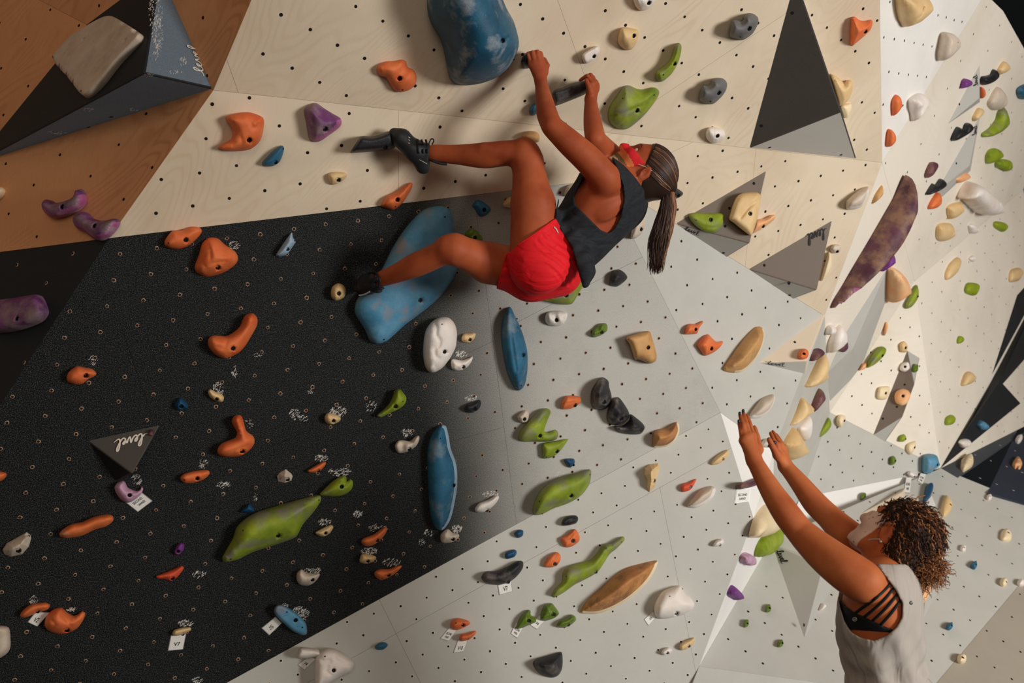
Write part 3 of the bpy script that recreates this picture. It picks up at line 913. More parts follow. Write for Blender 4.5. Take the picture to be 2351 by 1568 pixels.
VOL('v15', 'G', [(2120, 1420), (2165, 1330), (2165, 1190), (2080, 1300)], [(2130, 1330, 0.06)], [((0, 1, 4), 0), ((1, 2, 4), 1), ((2, 3, 4), 1), ((3, 0, 4), 0)], ['vol_grey', 'vol_light'], 'pale grey volume behind the curly ponytail of the spotter', bev=0.003)
VOL('v16', 'D3', [(2325, 329), (2344, 304), (2460, 330), (2460, 560), (2357, 470)], [(2400, 380, 0.10)], [((0, 1, 5), 0), ((1, 2, 5), 0), ((2, 3, 5), 0), ((3, 4, 5), 0), ((4, 0, 5), 0)], ['vol_teal'] if 'vol_teal' in MAT else ['navy_paint'],
    'teal blue volume cut by the right edge of the view', bev=0.003)

# ------------------------------------------------------------------ holds
# top left, shaded brown plywood
H(1, 'stone', 3.2, 4, 'large cream slab hold on the black face of the huge pyramid volume', '512,540 560,470 700,330 900,210 1010,165 1090,190 1250,290 1298,330 1280,380 1100,570 950,760 850,860 790,885 750,860 640,720 540,610', '798,398 1172,407', pl='v1_0', w=.25, screws='780,850')
H('p', 'orange', 8, 2.4, 'orange ram horn jug hold left of the large purple cone', '517,270 540,260 574,258 604,270 606,290 598,322 580,340 561,346 523,347 500,340 510,331 531,319 533,300 525,285', '572,321', w=.9,
  groove=([(521, 268), (545, 295), (556, 325), (553, 346)], [(575, 258), (572, 275), (580, 295), (594, 290), (590, 272), (575, 282)]))
H(5, 'purple', 7, 2.2, 'upper left purple crescent hold on the shaded brown plywood', '400,280 430,232 480,240 520,262 600,245 680,210 700,150 730,130 770,165 785,240 740,310 640,365 540,400 470,395 410,340', '608,310', rim=('magenta', .5, 1, .5))
H(5, 'purple', 7, 2.2, 'lower purple crescent hold beside the plywood corner', '672,420 710,360 770,338 810,360 850,400 920,420 1000,412 1050,400 1085,430 1060,490 1000,560 930,598 860,590 780,530 700,490', '893,480', rim=('magenta', .7, 1, .5))
H(5, 'cream', 5, 2, 'cream hold cut by the left edge of the view', '-40,120 20,118 50,150 30,200 -20,235 -60,200')
H(5, 'purple', 7, 2.6, 'wide purple grey slab hold at the left edge', '-80,1175 150,1120 330,1090 385,1100 430,1190 438,1260 380,1330 200,1400 50,1425 -80,1425', '212,1318', w=.6)
# top middle, plywood
H(2, 'orange', 6, 2, 'orange three lobed hold high on the plywood left of the big blue one', '1035,620 1060,580 1120,552 1200,548 1260,535 1300,550 1315,600 1370,630 1398,690 1385,760 1330,810 1250,830 1190,810 1150,750 1120,700 1060,680', '1245,705', screws='1270,805', noise=.15)
H(2, 'bigblue', 26, 1.9, 'huge deep blue bulging hold cut by the top edge', '1495,-60 1495,100 1530,220 1600,330 1640,450 1665,600 1700,710 1760,755 1840,768 1980,750 2130,690 2240,590 2300,470 2318,380 2300,290 2270,190 2200,60 2150,-60 2050,-250 1700,-300 1540,-200', '2150,362', tilt=(60, -20, .35), screws='2262,530')
H(2, 'purple', 9, 1.6, 'large purple cone hold above the blue foothold', '380,990 400,960 450,930 500,928 560,970 640,1020 715,1065 722,1110 700,1150 620,1210 540,1265 480,1278 430,1250 400,1100', '573,1158', rim=('magenta', .6, 1, .3))
H(2, 'blue', 5, 2, 'small blue teardrop hold under the purple cone', '180,1308 205,1330 190,1400 160,1460 100,1495 30,1495 5,1465 50,1410 110,1350', '130,1460', screws='195,1338')
H(2, 'black', 10, 2.6, 'black block foothold under the toe of the climber', '800,1370 850,1290 900,1225 1000,1228 1100,1200 1160,1180 1200,1240 1215,1290 1200,1330 1120,1350 950,1368 830,1375', '1115,1330', w=.7)
H('p', 'beige', 4, 2, 'small beige hold below the black foothold', '754,400 770,394 790,396 797,401 790,412 778,420 762,424 755,415', '777,413')
H(3, 'white', 6, 2, 'white ridged hold cut by the top edge', '993,-20 1010,50 1050,92 1085,98 1130,80 1180,30 1205,-20 1150,-60 1040,-60', '1133,25', groove=([(1020, 0), (1040, 50), (1090, 90)], [(1050, -10), (1070, 40), (1110, 75)]), gd=.003)
H(3, 'beige', 7, 1.8, 'beige rounded hold above the upper green wedge', '855,330 880,260 920,243 1030,265 1045,300 1030,370 985,440 935,452 880,420 855,380', '998,322')
H(3, 'white', 5, 2.6, 'white pocket hold right of the left hand', '535,500 560,470 660,415 690,425 690,470 650,525 590,568 560,570 538,540', '642,507', w=.6)
H(3, 'greenc', 7, 2, 'slender green wedge hold with grey top under the beige one', '1405,385 1428,410 1425,470 1400,560 1350,650 1290,710 1240,738 1200,710 1192,670 1210,630 1260,600 1320,540 1350,470 1370,410', '1365,573', screws='1266,670')
H(3, 'grey', 9, 2.2, 'upper grey heart shaped jug left of the tall volume', '1985,150 2020,120 2070,122 2115,155 2118,210 2070,300 1985,360 1930,350 1860,325 1865,250 1890,180 1960,178 1975,185', '2037,257', screws='1960,330')
H(3, 'grey', 9, 2.2, 'lower grey heart shaped jug left of the tall volume', '1700,720 1740,700 1800,705 1838,745 1830,810 1780,880 1700,938 1590,905 1590,840 1620,765 1680,762', '1762,835', screws='1690,910')
H(3, 'greenc', 9, 1.7, 'large green two lobed hold right of the right hand', '765,1040 780,960 850,850 910,775 960,768 1030,798 1100,802 1150,785 1200,790 1230,830 1200,900 1100,1030 990,1130 920,1165 860,1160 790,1110', '1028,993', screws='905,887 1178,855',
  groove=([(780, 1045), (900, 1020), (1000, 975), (1100, 940), (1225, 845)], [(880, 1130), (920, 1095), (1040, 1040)]), gd=.008)
H(3, 'white', 6, 1.8, 'white ridged round hold below the lower grey heart', '1645,1200 1670,1150 1720,1142 1790,1160 1820,1200 1810,1240 1750,1285 1700,1288 1655,1250', '1752,1222', groove=([(1665, 1170), (1670, 1220), (1690, 1275)], [(1690, 1155), (1695, 1220), (1720, 1280)], [(1715, 1150), (1718, 1200), (1735, 1260)]), gd=.003)
H('h', 'black', 9, 2.2, 'small black hold gripped by the left hand', '155,390 200,280 240,215 300,215 380,270 400,450 360,540 290,565 220,540 170,450')
H('h', 'blackc', 12, 2.8, 'long black block hold gripped by the right hand', '860,1130 930,1030 1100,990 1300,900 1450,860 1640,830 1700,950 1680,1060 1580,1150 1300,1270 940,1400 900,1330', w=.7)
H('h', 'blue', 5, 2, 'small blue hold half hidden by the forearm of the climber', '340,1500 400,1380 470,1340 520,1335 560,1400 540,1540 430,1620 370,1590')
H('k', 'tan', 6, 2, 'tan hold just behind the raised knee', '780,90 870,10 1000,10 1070,50 1090,120 1070,200 950,220 820,180')
# upper right
H(4, 'beige', 10, 2, 'large beige bowl hold cut by the top edge at right', '1190,-50 1190,60 1210,160 1235,210 1260,243 1340,215 1410,150 1448,80 1440,0 1400,-60', '1318,70', groove=([(1225, 200), (1300, 130), (1330, 0)],), gd=.006)
H(4, 'orange', 7, 1.6, 'orange pointed hold right of the tall charcoal volume', '795,160 825,148 875,182 930,185 975,175 990,200 975,260 930,310 860,370 805,415 785,400 785,320 790,230', '918,282')
H(4, 'stone', 8, 2.4, 'grey stone hold on the bright white panel at top right', '1605,290 1660,290 1700,320 1712,370 1695,440 1650,500 1600,540 1570,545 1562,480 1580,380', '1690,430', screws='1655,372')
H(4, 'beige', 8, 2, 'beige hook hold peeping out behind the tall charcoal volume', '610,665 680,700 735,745 750,720 800,722 812,780 790,860 750,920 690,950 640,800')
H(4, 'cream', 4, 2, 'cream hold right of the tall volume under the beige hook', '700,950 790,930 800,980 770,1050 740,1060')
H(4, 'white', 7, 1.8, 'white knobbly hold on the bright panel above the crease', '1380,840 1430,840 1465,880 1465,930 1440,1000 1340,1090 1320,1020 1305,960 1310,890', '1415,975', noise=.2)
H(4, 'orange', 4, 2, 'upper little orange hold on the bright panel', '1190,850 1220,870 1225,950 1195,1010 1160,1040 1153,960 1160,900', '1205,945')
H(4, 'orange', 4, 2, 'lower little orange hold on the bright panel', '1125,1160 1150,1165 1172,1210 1160,1280 1130,1320 1105,1315 1110,1220', '1155,1235')
H(4, 'violet', 4, 2, 'small purple hold beside the upper small grey volume', '1775,770 1790,720 1810,705 1850,715 1852,740 1830,780 1770,795')
H(4, 'black', 5, 2, 'upper black hook hold at far right', '1960,690 2000,680 2040,670 2055,640 2070,620 2088,640 2080,690 2040,740 1980,765 1955,750')
H(4, 'beige', 4, 2, 'beige hold topmost at the right edge', '2110,620 2160,550 2200,580 2200,620 2160,655 2115,670')
H(4, 'orange', 3, 2, 'orange sliver behind the upper small grey volume', '1955,780 1975,790 1980,840 1955,885')
H(4, 'stone', 5, 2, 'white drop shaped hold above the green crescent', '2025,900 2100,780 2160,830 2170,900 2130,980 2060,990 2020,950')
H(4, 'beige', 4, 2, 'beige hold between the two small grey volumes', '1885,1050 1930,970 1970,985 1940,1040 1890,1090')
H(4, 'greenc', 7, 2, 'green crescent hold high at the right edge', '2145,955 2170,1010 2172,1090 2120,1180 2040,1225 1970,1232 1965,1200 2030,1150 2090,1070 2110,1000')
H(4, 'black', 5, 2, 'middle black hook hold at far right', '1690,1240 1740,1140 1790,1160 1815,1110 1850,1105 1855,1150 1820,1200 1760,1240 1700,1268')
H(4, 'green', 5, 2, 'round green hold, upper left of the pair at right edge', '2000,1400 2030,1345 2090,1332 2132,1360 2120,1420 2060,1460 2005,1470', '2100,1405')
H(4, 'green', 5, 2.4, 'squarish green hold, lower right of the pair at right edge', '2090,1450 2130,1430 2205,1440 2205,1500 2170,1540 2090,1500', '2170,1490')
H(4, 'blue', 6, 2, 'teal hold cut by the right edge near the top', '2280,800 2351,755 2420,760 2420,880 2300,885')
H(4, 'plum', 4, 2, 'dusty purple finger hold left of the lower small grey volume', '1455,1560 1500,1460 1555,1460 1540,1510 1490,1590 1460,1600')
H(8, 'black', 5, 2, 'lowest black hook hold at far right', '1460,175 1520,80 1545,95 1585,40 1612,50 1600,110 1540,155 1465,185')
H(8, 'peach', 5, 2, 'orange rounded hold at the foot of the small grey volume', '1690,50 1720,0 1780,-30 1830,-10 1830,30 1790,60 1730,78')
H(8, 'orange', 4, 2, 'small orange triangular hold under the lowest black hook', '1560,160 1585,180 1580,240 1550,300 1485,312 1500,250', '1547,240')
H(8, 'white', 14, 2.2, 'big white bulging hold on the far right plywood', '1745,200 1840,60 2030,200 2055,260 2030,340 1960,360 1900,340 1790,230', '1982,237', w=.8)
H(8, 'beige', 5, 2, 'upper beige hold below the big white bulge', '1650,310 1680,270 1770,250 1778,320 1740,370 1670,400', '1750,325')
H(8, 'beige', 5, 2, 'lower beige hold left of the big white bulge', '1555,500 1580,445 1680,440 1698,500 1680,570 1610,602 1560,580', '1665,518')
H(8, 'white', 4, 2, 'tiny white hold right of the lower beige one', '1845,460 1880,440 1920,480 1900,530 1860,530', '1900,488')
H(8, 'green', 4, 2, 'small green bean hold below the big white bulge', '2070,440 2100,422 2170,440 2182,490 2150,520 2080,480', '2155,475')
H(8, 'white', 3, 2, 'tiny white hold above the green square', '1850,760 1880,730 1905,760 1880,790', '1885,762')
H(8, 'beige', 4, 2, 'long beige hold left of the tiny white ones', '1640,880 1680,800 1745,745 1765,790 1740,880 1680,940 1640,950', '1735,880')
H(8, 'beige', 4, 2, 'beige oval hold by the right edge above the black wedge', '2210,920 2230,860 2300,840 2325,890 2290,960 2215,970', '2298,910')
H(8, 'green', 4, 2.4, 'green square hold on the far right plywood', '1812,1030 1840,975 1925,990 1900,1090 1820,1070', '1890,1040')
H(8, 'greenc', 5, 2, 'green grey spindle hold on the far right plywood', '1280,1170 1320,1090 1380,995 1400,1050 1390,1120 1340,1190 1290,1210', '1385,1098')
H(8, 'green', 3, 2, 'tiny green hold above the grey prism volume', '1745,1490 1760,1455 1788,1460 1788,1510 1750,1525')
H(8, 'beige', 4, 2, 'small beige hold touching the top of the grey prism volume', '1230,1530 1270,1500 1300,1540 1290,1600 1240,1600', '1275,1560')
H(8, 'plum', 15, 1.5, 'giant purple spike hold standing along the plywood crease', '1285,5 1318,20 1328,130 1320,220 1270,340 1200,500 1100,680 960,860 800,1020 680,1130 607,1207 640,1120 720,990 830,800 950,600 1060,410 1180,200', '1170,590', screws='655,1135', rim=('magenta', 1, .55, .42))
H(8, 'violet', 6, 2, 'small violet knob under the giant purple spike', '1045,870 1070,790 1110,720 1150,705 1155,760 1125,810 1060,860', '1125,790')
H(8, 'cream', 4, 2.4, 'cream hold half hidden behind the taupe lettered volume', '520,950 590,700 615,740 618,820 590,890 530,960')
H(8, 'stone', 4, 2, 'tiny cream hold right of the taupe lettered volume', '605,665 640,630 700,640 690,700 640,710 610,690', '665,692')
H(8, 'stone', 8, 1.8, 'cream and brown flake hold left of the giant spike', '750,240 850,150 950,108 955,160 930,230 890,290 820,318 750,310', rim=('white', .5, 1, .45))
H(8, 'tan', 3, 1.5, 'thin tan sliver hold beside the giant spike tip', '980,265 1010,180 1068,97 1072,150 1040,215')
H(8, 'peach', 11, 2, 'orange hemisphere hold right of the long flat grey volume', '1120,840 1180,840 1240,900 1268,980 1240,1060 1180,1110 1115,1140', screws='1158,892')
H(8, 'peach', 4, 2, 'orange sliver hold behind the long flat grey volume', '1095,1320 1125,1350 1115,1410 1090,1450')
H(8, 'white', 5, 2, 'little white hold left of the long flat grey volume', '555,1420 590,1355 630,1360 600,1430 560,1440', '610,1408')
H(8, 'white', 7, 2, 'long white hold left of the long flat grey volume', '590,1500 640,1400 690,1350 725,1400 720,1480 650,1567 580,1600')
H(8, 'plum', 4, 2, 'dusty purple hold on the left rim of the flat grey volume', '670,1567 700,1500 740,1480 745,1540 700,1600')
# centre, dark wall
H(5, 'orange', 6, 2, 'orange fish shaped hold straddling the plywood edge', '1478,620 1490,580 1550,510 1640,500 1720,470 1790,478 1818,510 1780,570 1700,640 1620,672 1540,670 1490,650', '1672,590', screws='1520,618')
H(5, 'orange', 9, 1.6, 'large orange rounded triangular hold on the black wall', '1750,840 1790,720 1820,620 1880,570 1960,578 2020,630 2120,700 2142,760 2110,820 2000,890 1870,922 1790,900', '1960,837', groove=([(1850, 590), (1895, 680), (1895, 760)], [(1760, 860), (1900, 800), (2030, 780)], [(1840, 820), (1875, 870), (1860, 918)]))
H('p', 'orange', 8, 2, 'orange banana crescent hold in the middle of the black wall', '557,734 564,723 579,719 590,729 590,747 575,775 561,797 545,812 518,823 495,815 480,798 477,782 484,772 497,770 520,771 540,760 552,747', '535,799', groove=([(500, 795), (515, 800), (520, 785)], [(517, 822), (535, 810)]))
H(6, 'orange', 6, 1.7, 'orange shark fin hold above the big blue slab', '1075,280 1120,200 1180,170 1240,140 1330,75 1362,85 1340,150 1270,260 1190,320 1110,305', '1225,228', screws='1205,288')
H(6, 'pale', 5, 1.6, 'pale blue boat shaped hold on the black wall', '130,730 180,650 270,525 285,570 308,605 290,640 230,720 160,742', '235,675', screws='296,600')
H(6, 'sky', 10, 2.4, 'huge light blue slab hold under the lower foot of the climber', '1720,390 1690,320 1620,285 1500,300 1420,350 1300,480 1180,660 1080,860 980,1010 870,1110 840,1200 850,1270 930,1400 980,1510 1040,1528 1130,1500 1300,1350 1460,1230 1600,1110 1720,950 1770,830 1760,720 1735,560', '1427,1128', screws='1107,1478 1645,395', w=.9)
H(6, 'beige', 6, 2.2, 'round tan hold left of the left foot', '625,1060 640,1010 690,980 740,1000 762,1050 740,1110 670,1138 632,1110', '698,1072')
H(6, 'blue', 5, 1.6, 'small blue wedge hold left of the raised thigh', '1897,280 1940,230 1990,245 2050,290 2065,320 2030,360 1970,377 1940,350 1920,310', '2005,320')
H(6, 'leaf', 5, 2, 'little green hold above the lower thigh', '1830,545 1860,500 1900,485 1950,520 1990,580 1950,620 1880,600', '1922,572', noise=.25)
H(6, 'beige', 5, 2, 'beige hold half hidden by the raised thigh', '2170,265 2220,210 2290,200 2330,250 2290,300 2180,295')
H('p', 'white', 11, 2.4, 'large white egg shaped hold with carved outline', '973,778 978,757 990,740 1008,729 1029,729 1043,742 1049,762 1048,785 1045,800 1031,826 1015,845 997,855 984,853 975,838 971,810', '1020,807', screws='1015,746',
  groove=([(998, 735), (1003, 755), (1001, 770), (1010, 782), (1008, 795), (998, 800), (1000, 818), (1008, 822), (1003, 832), (998, 838), (1004, 846)],), gd=.006, gw=.006)
H(6, 'beige', 4, 2, 'tiny beige hold right of the large white egg', '1800,1475 1820,1435 1860,1430 1925,1430 1915,1480 1870,1515 1815,1510', '1875,1488')
H('p', 'blue', 8, 2, 'upper long blue fin hold on the grey wall', '1170,704 1180,720 1192,745 1203,775 1211,810 1211,850 1204,885 1190,897 1178,885 1163,850 1153,800 1150,760 1155,730', '1201,815', screws='1187,732 1196,884', groove=([(1172, 745), (1178, 800), (1186, 850)],))
H('p', 'blue', 8, 2, 'lower long blue fin hold at the edge of the black wall', '1016,975 1024,978 1030,1000 1035,1030 1046,1060 1050,1090 1048,1130 1035,1190 1015,1218 998,1210 988,1180 983,1120 981,1040 990,1000 1003,982', '1041,1114', screws='1018,1205 1011,1008', rim=('pale', 1, 0, .2))
H(10, 'beige', 5, 2, 'small tan hold left of the green beak hold', '568,620 590,583 620,580 690,600 715,635 680,670 620,685 580,665', '648,650')
H(10, 'greenc', 7, 2, 'green beak shaped hold on the black wall', '1205,375 1245,365 1275,395 1305,445 1290,500 1240,545 1160,580 1080,620 1040,615 1050,590 1110,540 1160,480 1185,420', '1206,520', screws='1270,477')
H(10, 'white', 5, 1.8, 'small white ridged shell hold touching the large white egg', '1705,130 1720,95 1800,105 1870,85 1900,72 1895,110 1850,170 1780,200 1720,190', '1815,167', groove=([(1712, 140), (1760, 165), (1790, 190)], [(1718, 115), (1780, 145), (1830, 165)]), gd=.003)
H(10, 'stone', 5, 2, 'white knuckle shaped hold left of the lower blue fin', '1200,880 1230,830 1270,825 1340,830 1380,795 1415,785 1422,815 1390,880 1310,930 1230,940', '1330,905', noise=.2)
H(10, 'blackc', 5, 1.8, 'small black hold between the two blue fins', '1825,550 1840,510 1900,480 1960,460 1978,490 1960,540 1910,575 1860,578', '1918,545')
H(11, 'stone', 5, 2, 'small round white hold under the upper blue fin', '-50,620 -20,580 30,555 58,600 42,660 -20,668', '15,635')
H(10, 'stone', 5, 1, 'small white faceted diamond hold on the black wall', '140,1150 160,1120 220,1085 270,1125 282,1150 270,1190 210,1210 150,1195', '235,1178', flat=True, sharp=True)
H(10, 'orangec', 4, 2, 'thin orange chip hold above the green leaf pair', '415,1100 450,1075 550,1020 580,1020 575,1050 530,1100 480,1118 430,1118', '513,1100')
H(10, 'greenc', 7, 1.8, 'green head shaped hold at the tip of the long green body', '525,1310 580,1250 660,1180 740,1140 765,1160 770,1195 800,1175 825,1200 815,1260 760,1310 680,1332 560,1328', '723,1243', groove=([(700, 1200), (760, 1180), (770, 1230)],))
H('p', 'greenc', 12, 1.8, 'long green leaf body hold low on the black wall', '735,1137 737,1150 720,1175 695,1205 680,1232 650,1245 620,1255 580,1268 545,1285 512,1291 510,1280 520,1262 535,1235 545,1208 580,1180 640,1160 700,1143', '638,1229', screws='560,1218 531,1282 730,1149')
H(10, 'white', 5, 2, 'white chalky sausage hold right of the lower blue fin', '1920,1440 1960,1390 2040,1360 2110,1322 2138,1335 2120,1380 2060,1440 1990,1475 1930,1470', '2030,1455')
# left, black wall
H(9, 'orange', 6, 2, 'orange knob hold on the left of the black wall', '600,260 620,210 690,160 760,170 830,185 868,225 850,250 790,280 740,320 670,325 610,300', '772,243')
H(9, 'plum', 2, 2, 'tiny maroon hold at the tip of the dark worn volume', '1325,770 1350,728 1385,740 1378,785 1345,785')
H(9, 'teal', 4, 1.7, 'small dark blue triangular hold right of the seam', '1570,500 1610,445 1640,450 1695,510 1680,545 1600,557 1575,530', '1632,520')
H(9, 'beige', 4, 2, 'small beige bone hold with chalk above it', '1870,390 1890,365 1930,385 1990,410 2015,440 2000,480 1950,478 1890,440', '1950,455')
H(9, 'orange', 8, 2, 'orange foot shaped hold on the black wall', '2085,650 2110,605 2165,600 2190,650 2215,740 2280,790 2290,850 2240,920 2150,970 2020,975 1960,950 1958,900 2000,850 2120,800 2130,750 2095,690', '2178,922', groove=([(2090, 950), (2110, 915), (2180, 890), (2250, 870)],))
H(9, 'orange', 5, 2.2, 'orange oval hold under the foot shaped one', '1622,1170 1650,1130 1730,1105 1830,1092 1880,1100 1885,1130 1830,1180 1740,1210 1660,1212', '1775,1168', screws='1663,1180')
H(9, 'orange', 5, 2, 'orange hold cut by the left edge', '-60,1110 50,1115 60,1140 30,1180 -60,1215')
H(9, 'pink', 6, 2, 'pink and cream jug hold above the second hand card', '1030,1250 1060,1205 1110,1190 1130,1210 1150,1250 1220,1280 1262,1270 1275,1238 1288,1260 1270,1310 1200,1370 1150,1388 1100,1370 1050,1310', '1167,1318')
H(9, 'teal', 4, 1.8, 'tiny dark blue hold above the long green body', '2165,1470 2200,1430 2240,1398 2285,1440 2280,1470 2230,1478')
H(13, 'stone', 6, 1.2, 'grey white faceted hold near the left edge', '22,370 60,310 150,260 240,210 275,235 282,265 260,340 200,410 100,432 40,410', '165,375', flat=True, sharp=True, screws='260,245')
H(13, 'orangec', 7, 2, 'long orange banana hold on the left of the black wall', '532,230 560,190 640,140 740,118 850,70 960,50 1015,65 1018,110 950,160 850,190 730,245 600,265 540,250')
H(13, 'violet', 4, 2, 'tiny violet hold beside the seam', '1565,390 1590,330 1625,305 1658,320 1650,370 1610,415 1575,410', '1603,383')
H(13, 'red', 4, 1.7, 'red orange fish hold with forked tail', '1405,605 1440,590 1530,555 1630,512 1655,530 1640,560 1590,620 1540,650 1480,635 1410,628', '1552,625')
H(13, 'orangec', 5, 2, 'orange pad hold above the V2 card', '178,965 200,920 280,860 400,842 448,865 430,905 340,935 240,975 190,978', '340,925')
H(13, 'orange', 8, 1.8, 'round orange claw hold at lower left', '400,1030 420,960 490,900 560,890 600,930 660,960 700,950 740,920 768,935 755,990 700,1070 620,1115 540,1128 460,1110 410,1070', '603,1090', groove=([(545, 895), (580, 980), (640, 1060)], [(430, 960), (500, 1040), (450, 1100)]))
H(13, 'stone', 6, 2.4, 'white block hold cut by the left edge at the bottom', '-60,1060 75,1065 95,1180 90,1260 40,1320 -60,1350')
H(13, 'beige', 4, 2, 'small beige chip hold above the lower left V7 card', '1550,1130 1565,1090 1640,1068 1710,1065 1718,1090 1650,1130 1580,1145', '1645,1130')
H(14, 'beige', 4, 2, 'small beige lens hold right of the long green body', '485,215 540,180 620,145 648,165 620,215 570,248 520,245', '578,218', groove=([(495, 220), (560, 185), (625, 155)],), gd=.003)
H(14, 'orangec', 5, 1.8, 'orange wedge hold above the small tan one', '898,290 930,260 1010,230 1080,180 1120,160 1128,200 1090,260 1020,320 960,338 915,325', '1042,283')
H(14, 'stone', 6, 1.8, 'white ridged shell hold under the lower blue fin', '1610,240 1640,200 1680,182 1720,215 1770,225 1780,250 1740,290 1670,310 1620,300', '1722,273', groove=([(1615, 250), (1650, 290)], [(1635, 225), (1670, 290)], [(1655, 205), (1695, 280)]), gd=.003)
H(14, 'beige', 5, 1.8, 'small tan drop hold between two orange ones', '882,460 900,410 940,403 1010,420 1035,440 1000,480 940,495 890,485', '958,470')
H(14, 'orangec', 5, 1.8, 'orange beak hold at the lower edge of the black wall', '1018,570 1060,545 1150,540 1220,515 1265,512 1250,540 1180,600 1090,640 1050,632 1020,600', '1145,597', screws='1088,622')
H(14, 'stone', 6, 1.8, 'white ridged shell hold under the long green body', '318,640 320,580 360,545 400,570 460,580 520,580 525,600 490,650 430,690 350,685', '458,638', groove=([(325, 600), (380, 680)], [(345, 580), (410, 680)], [(370, 565), (430, 670)]), gd=.003)
H(14, 'sky', 6, 2.6, 'light blue oval plate hold beside its card', '112,920 130,875 180,862 260,900 340,960 400,1030 412,1090 405,1130 360,1135 280,1100 200,1030 130,960', '308,1002', screws='230,930 368,1065', w=.5)
# lower grey wall
H(14, 'blue', 4, 2, 'small blue hold low on the grey wall', '1020,1240 1060,1205 1110,1200 1138,1225 1100,1265 1040,1268')
H(14, 'white', 9, 2.4, 'white pillow hold above its card at the bottom', '318,1310 350,1245 400,1245 500,1258 540,1290 530,1330 460,1340 380,1350 330,1345')
H(14, 'white', 11, 2.6, 'large white sculpted hold at the bottom edge', '485,1350 540,1270 600,1248 660,1258 760,1310 825,1370 832,1410 800,1470 700,1520 600,1580 490,1620', '652,1452', screws='575,1330', w=.7, groove=([(525, 1330), (560, 1375), (620, 1370)], [(655, 1330), (680, 1370), (740, 1390), (800, 1410)], [(600, 1420), (580, 1460), (630, 1490)]), gd=.005)
H(14, 'orange', 6, 1.8, 'upper orange drop hold of the two with cards', '1698,1040 1720,1000 1770,982 1860,1005 1880,1030 1840,1060 1760,1092 1710,1080', '1812,1045', screws='1752,1030')
H(14, 'orange', 5, 1.8, 'lower orange horn hold above the V10 card', '1780,1160 1800,1125 1860,1118 1930,1095 1935,1115 1880,1170 1820,1192 1785,1190', screws='1862,1168')
H('p', 'blackc', 7, 2, 'black banana hold above the upper V7 card', '1105,1325 1115,1312 1140,1310 1165,1300 1190,1287 1201,1290 1200,1305 1185,1325 1165,1338 1140,1343 1115,1338', '1167,1336')
H('p', 'teal', 4, 2, 'tiny dark blue hold above the blue wedge', '1180,1225 1190,1216 1201,1218 1200,1230 1188,1235')
H(14, 'teal', 4, 2, 'small dark blue wedge hold above the black banana', '2190,430 2200,390 2270,365 2297,385 2280,430 2210,452')
H(15, 'orangec', 5, 2, 'upper coral ridged shell hold on the lower grey wall', '340,270 400,230 460,182 490,200 515,260 500,300 440,340 380,345', '452,290', groove=([(350, 280), (420, 270), (470, 210)], [(370, 310), (440, 290), (490, 230)], [(390, 335), (450, 320), (505, 270)]), gd=.006)
H(15, 'orangec', 5, 2, 'lower coral ridged shell hold on the lower grey wall', '188,500 230,430 300,388 335,410 343,450 310,510 250,528 200,525', '290,498', groove=([(200, 500), (270, 470), (310, 410)], [(220, 520), (290, 480), (330, 430)]), gd=.006)
H('p', 'greenc', 7, 2, 'green duck shaped hold on the lower grey wall', '1265,1368 1275,1350 1290,1335 1292,1315 1305,1300 1330,1292 1355,1285 1370,1270 1385,1250 1405,1245 1430,1231 1434,1240 1415,1260 1400,1272 1385,1295 1370,1315 1340,1332 1320,1342 1295,1360 1272,1372', '1368,1313', screws='1392,1259 1301,1323 1278,1370 1426,1244', groove=([(1382, 1255), (1390, 1265), (1398, 1275)],))
H(15, 'walnut', 10, 1.2, 'large brown wooden leaf shaped hold on the lower grey wall', '517,935 580,820 700,710 890,550 1050,495 1210,465 1200,530 1130,650 1000,780 850,880 700,940 600,948', rim=('cream', .6, 1, .2))
H(15, 'white', 9, 2, 'large white drop hold with a card at its left', '1180,910 1190,850 1250,750 1330,710 1420,690 1450,750 1510,800 1545,850 1530,900 1450,950 1320,985 1230,990 1190,960', '1382,940', screws='1325,790', w=.8)
H('p', 'leaf', 5, 1.8, 'left green ribbed hold with a card', '1184,1443 1188,1430 1195,1415 1210,1400 1218,1402 1219,1412 1231,1418 1231,1428 1212,1436 1196,1443', '1214,1425', groove=([(1210, 1405), (1212, 1414), (1220, 1418)],))
H(15, 'leaf', 6, 1.8, 'middle green ribbed hold with a card', '160,1000 165,930 200,860 260,848 290,880 320,920 325,950 280,985 200,1010', '275,950', groove=([(175, 930), (240, 910), (275, 870)], [(175, 960), (240, 940), (290, 900)]), gd=.006)
H(15, 'leaf', 5, 1.8, 'right green hold of the row under the green duck', '305,1045 340,1000 410,970 435,950 470,965 480,1000 440,1040 380,1070 320,1068', '412,1046')
H(15, 'blackc', 9, 1.7, 'black boulder shaped hold at the bottom edge', '90,1390 120,1350 200,1325 290,1300 350,1288 360,1360 355,1440 320,1500 260,1520 180,1500 120,1450')
H(15, 'white', 4, 2, 'small round white hold at the bottom of the grey wall', '1245,1300 1265,1265 1310,1245 1345,1270 1320,1305 1270,1318', '1302,1298')
H(15, 'beige', 4, 2, 'small beige shoe hold at the bottom of the grey wall', '1408,1240 1440,1200 1520,1165 1550,1160 1545,1200 1500,1250 1430,1275', '1495,1237')
H(15, 'white', 4, 2, 'tiny white hold right of the wooden leaf', '1710,330 1740,285 1790,270 1810,300 1780,335 1720,340', '1775,328')
H(15, 'pink', 4, 2.6, 'pink cube hold on the bright edge strip', '1950,470 1960,410 2000,390 2050,420 2040,490 1990,500', '1992,430', w=.6)
H(15, 'violet', 5, 1.4, 'violet cube hold on the bright edge strip', '1835,760 1860,700 1885,685 1945,740 1940,790 1905,820 1850,790')
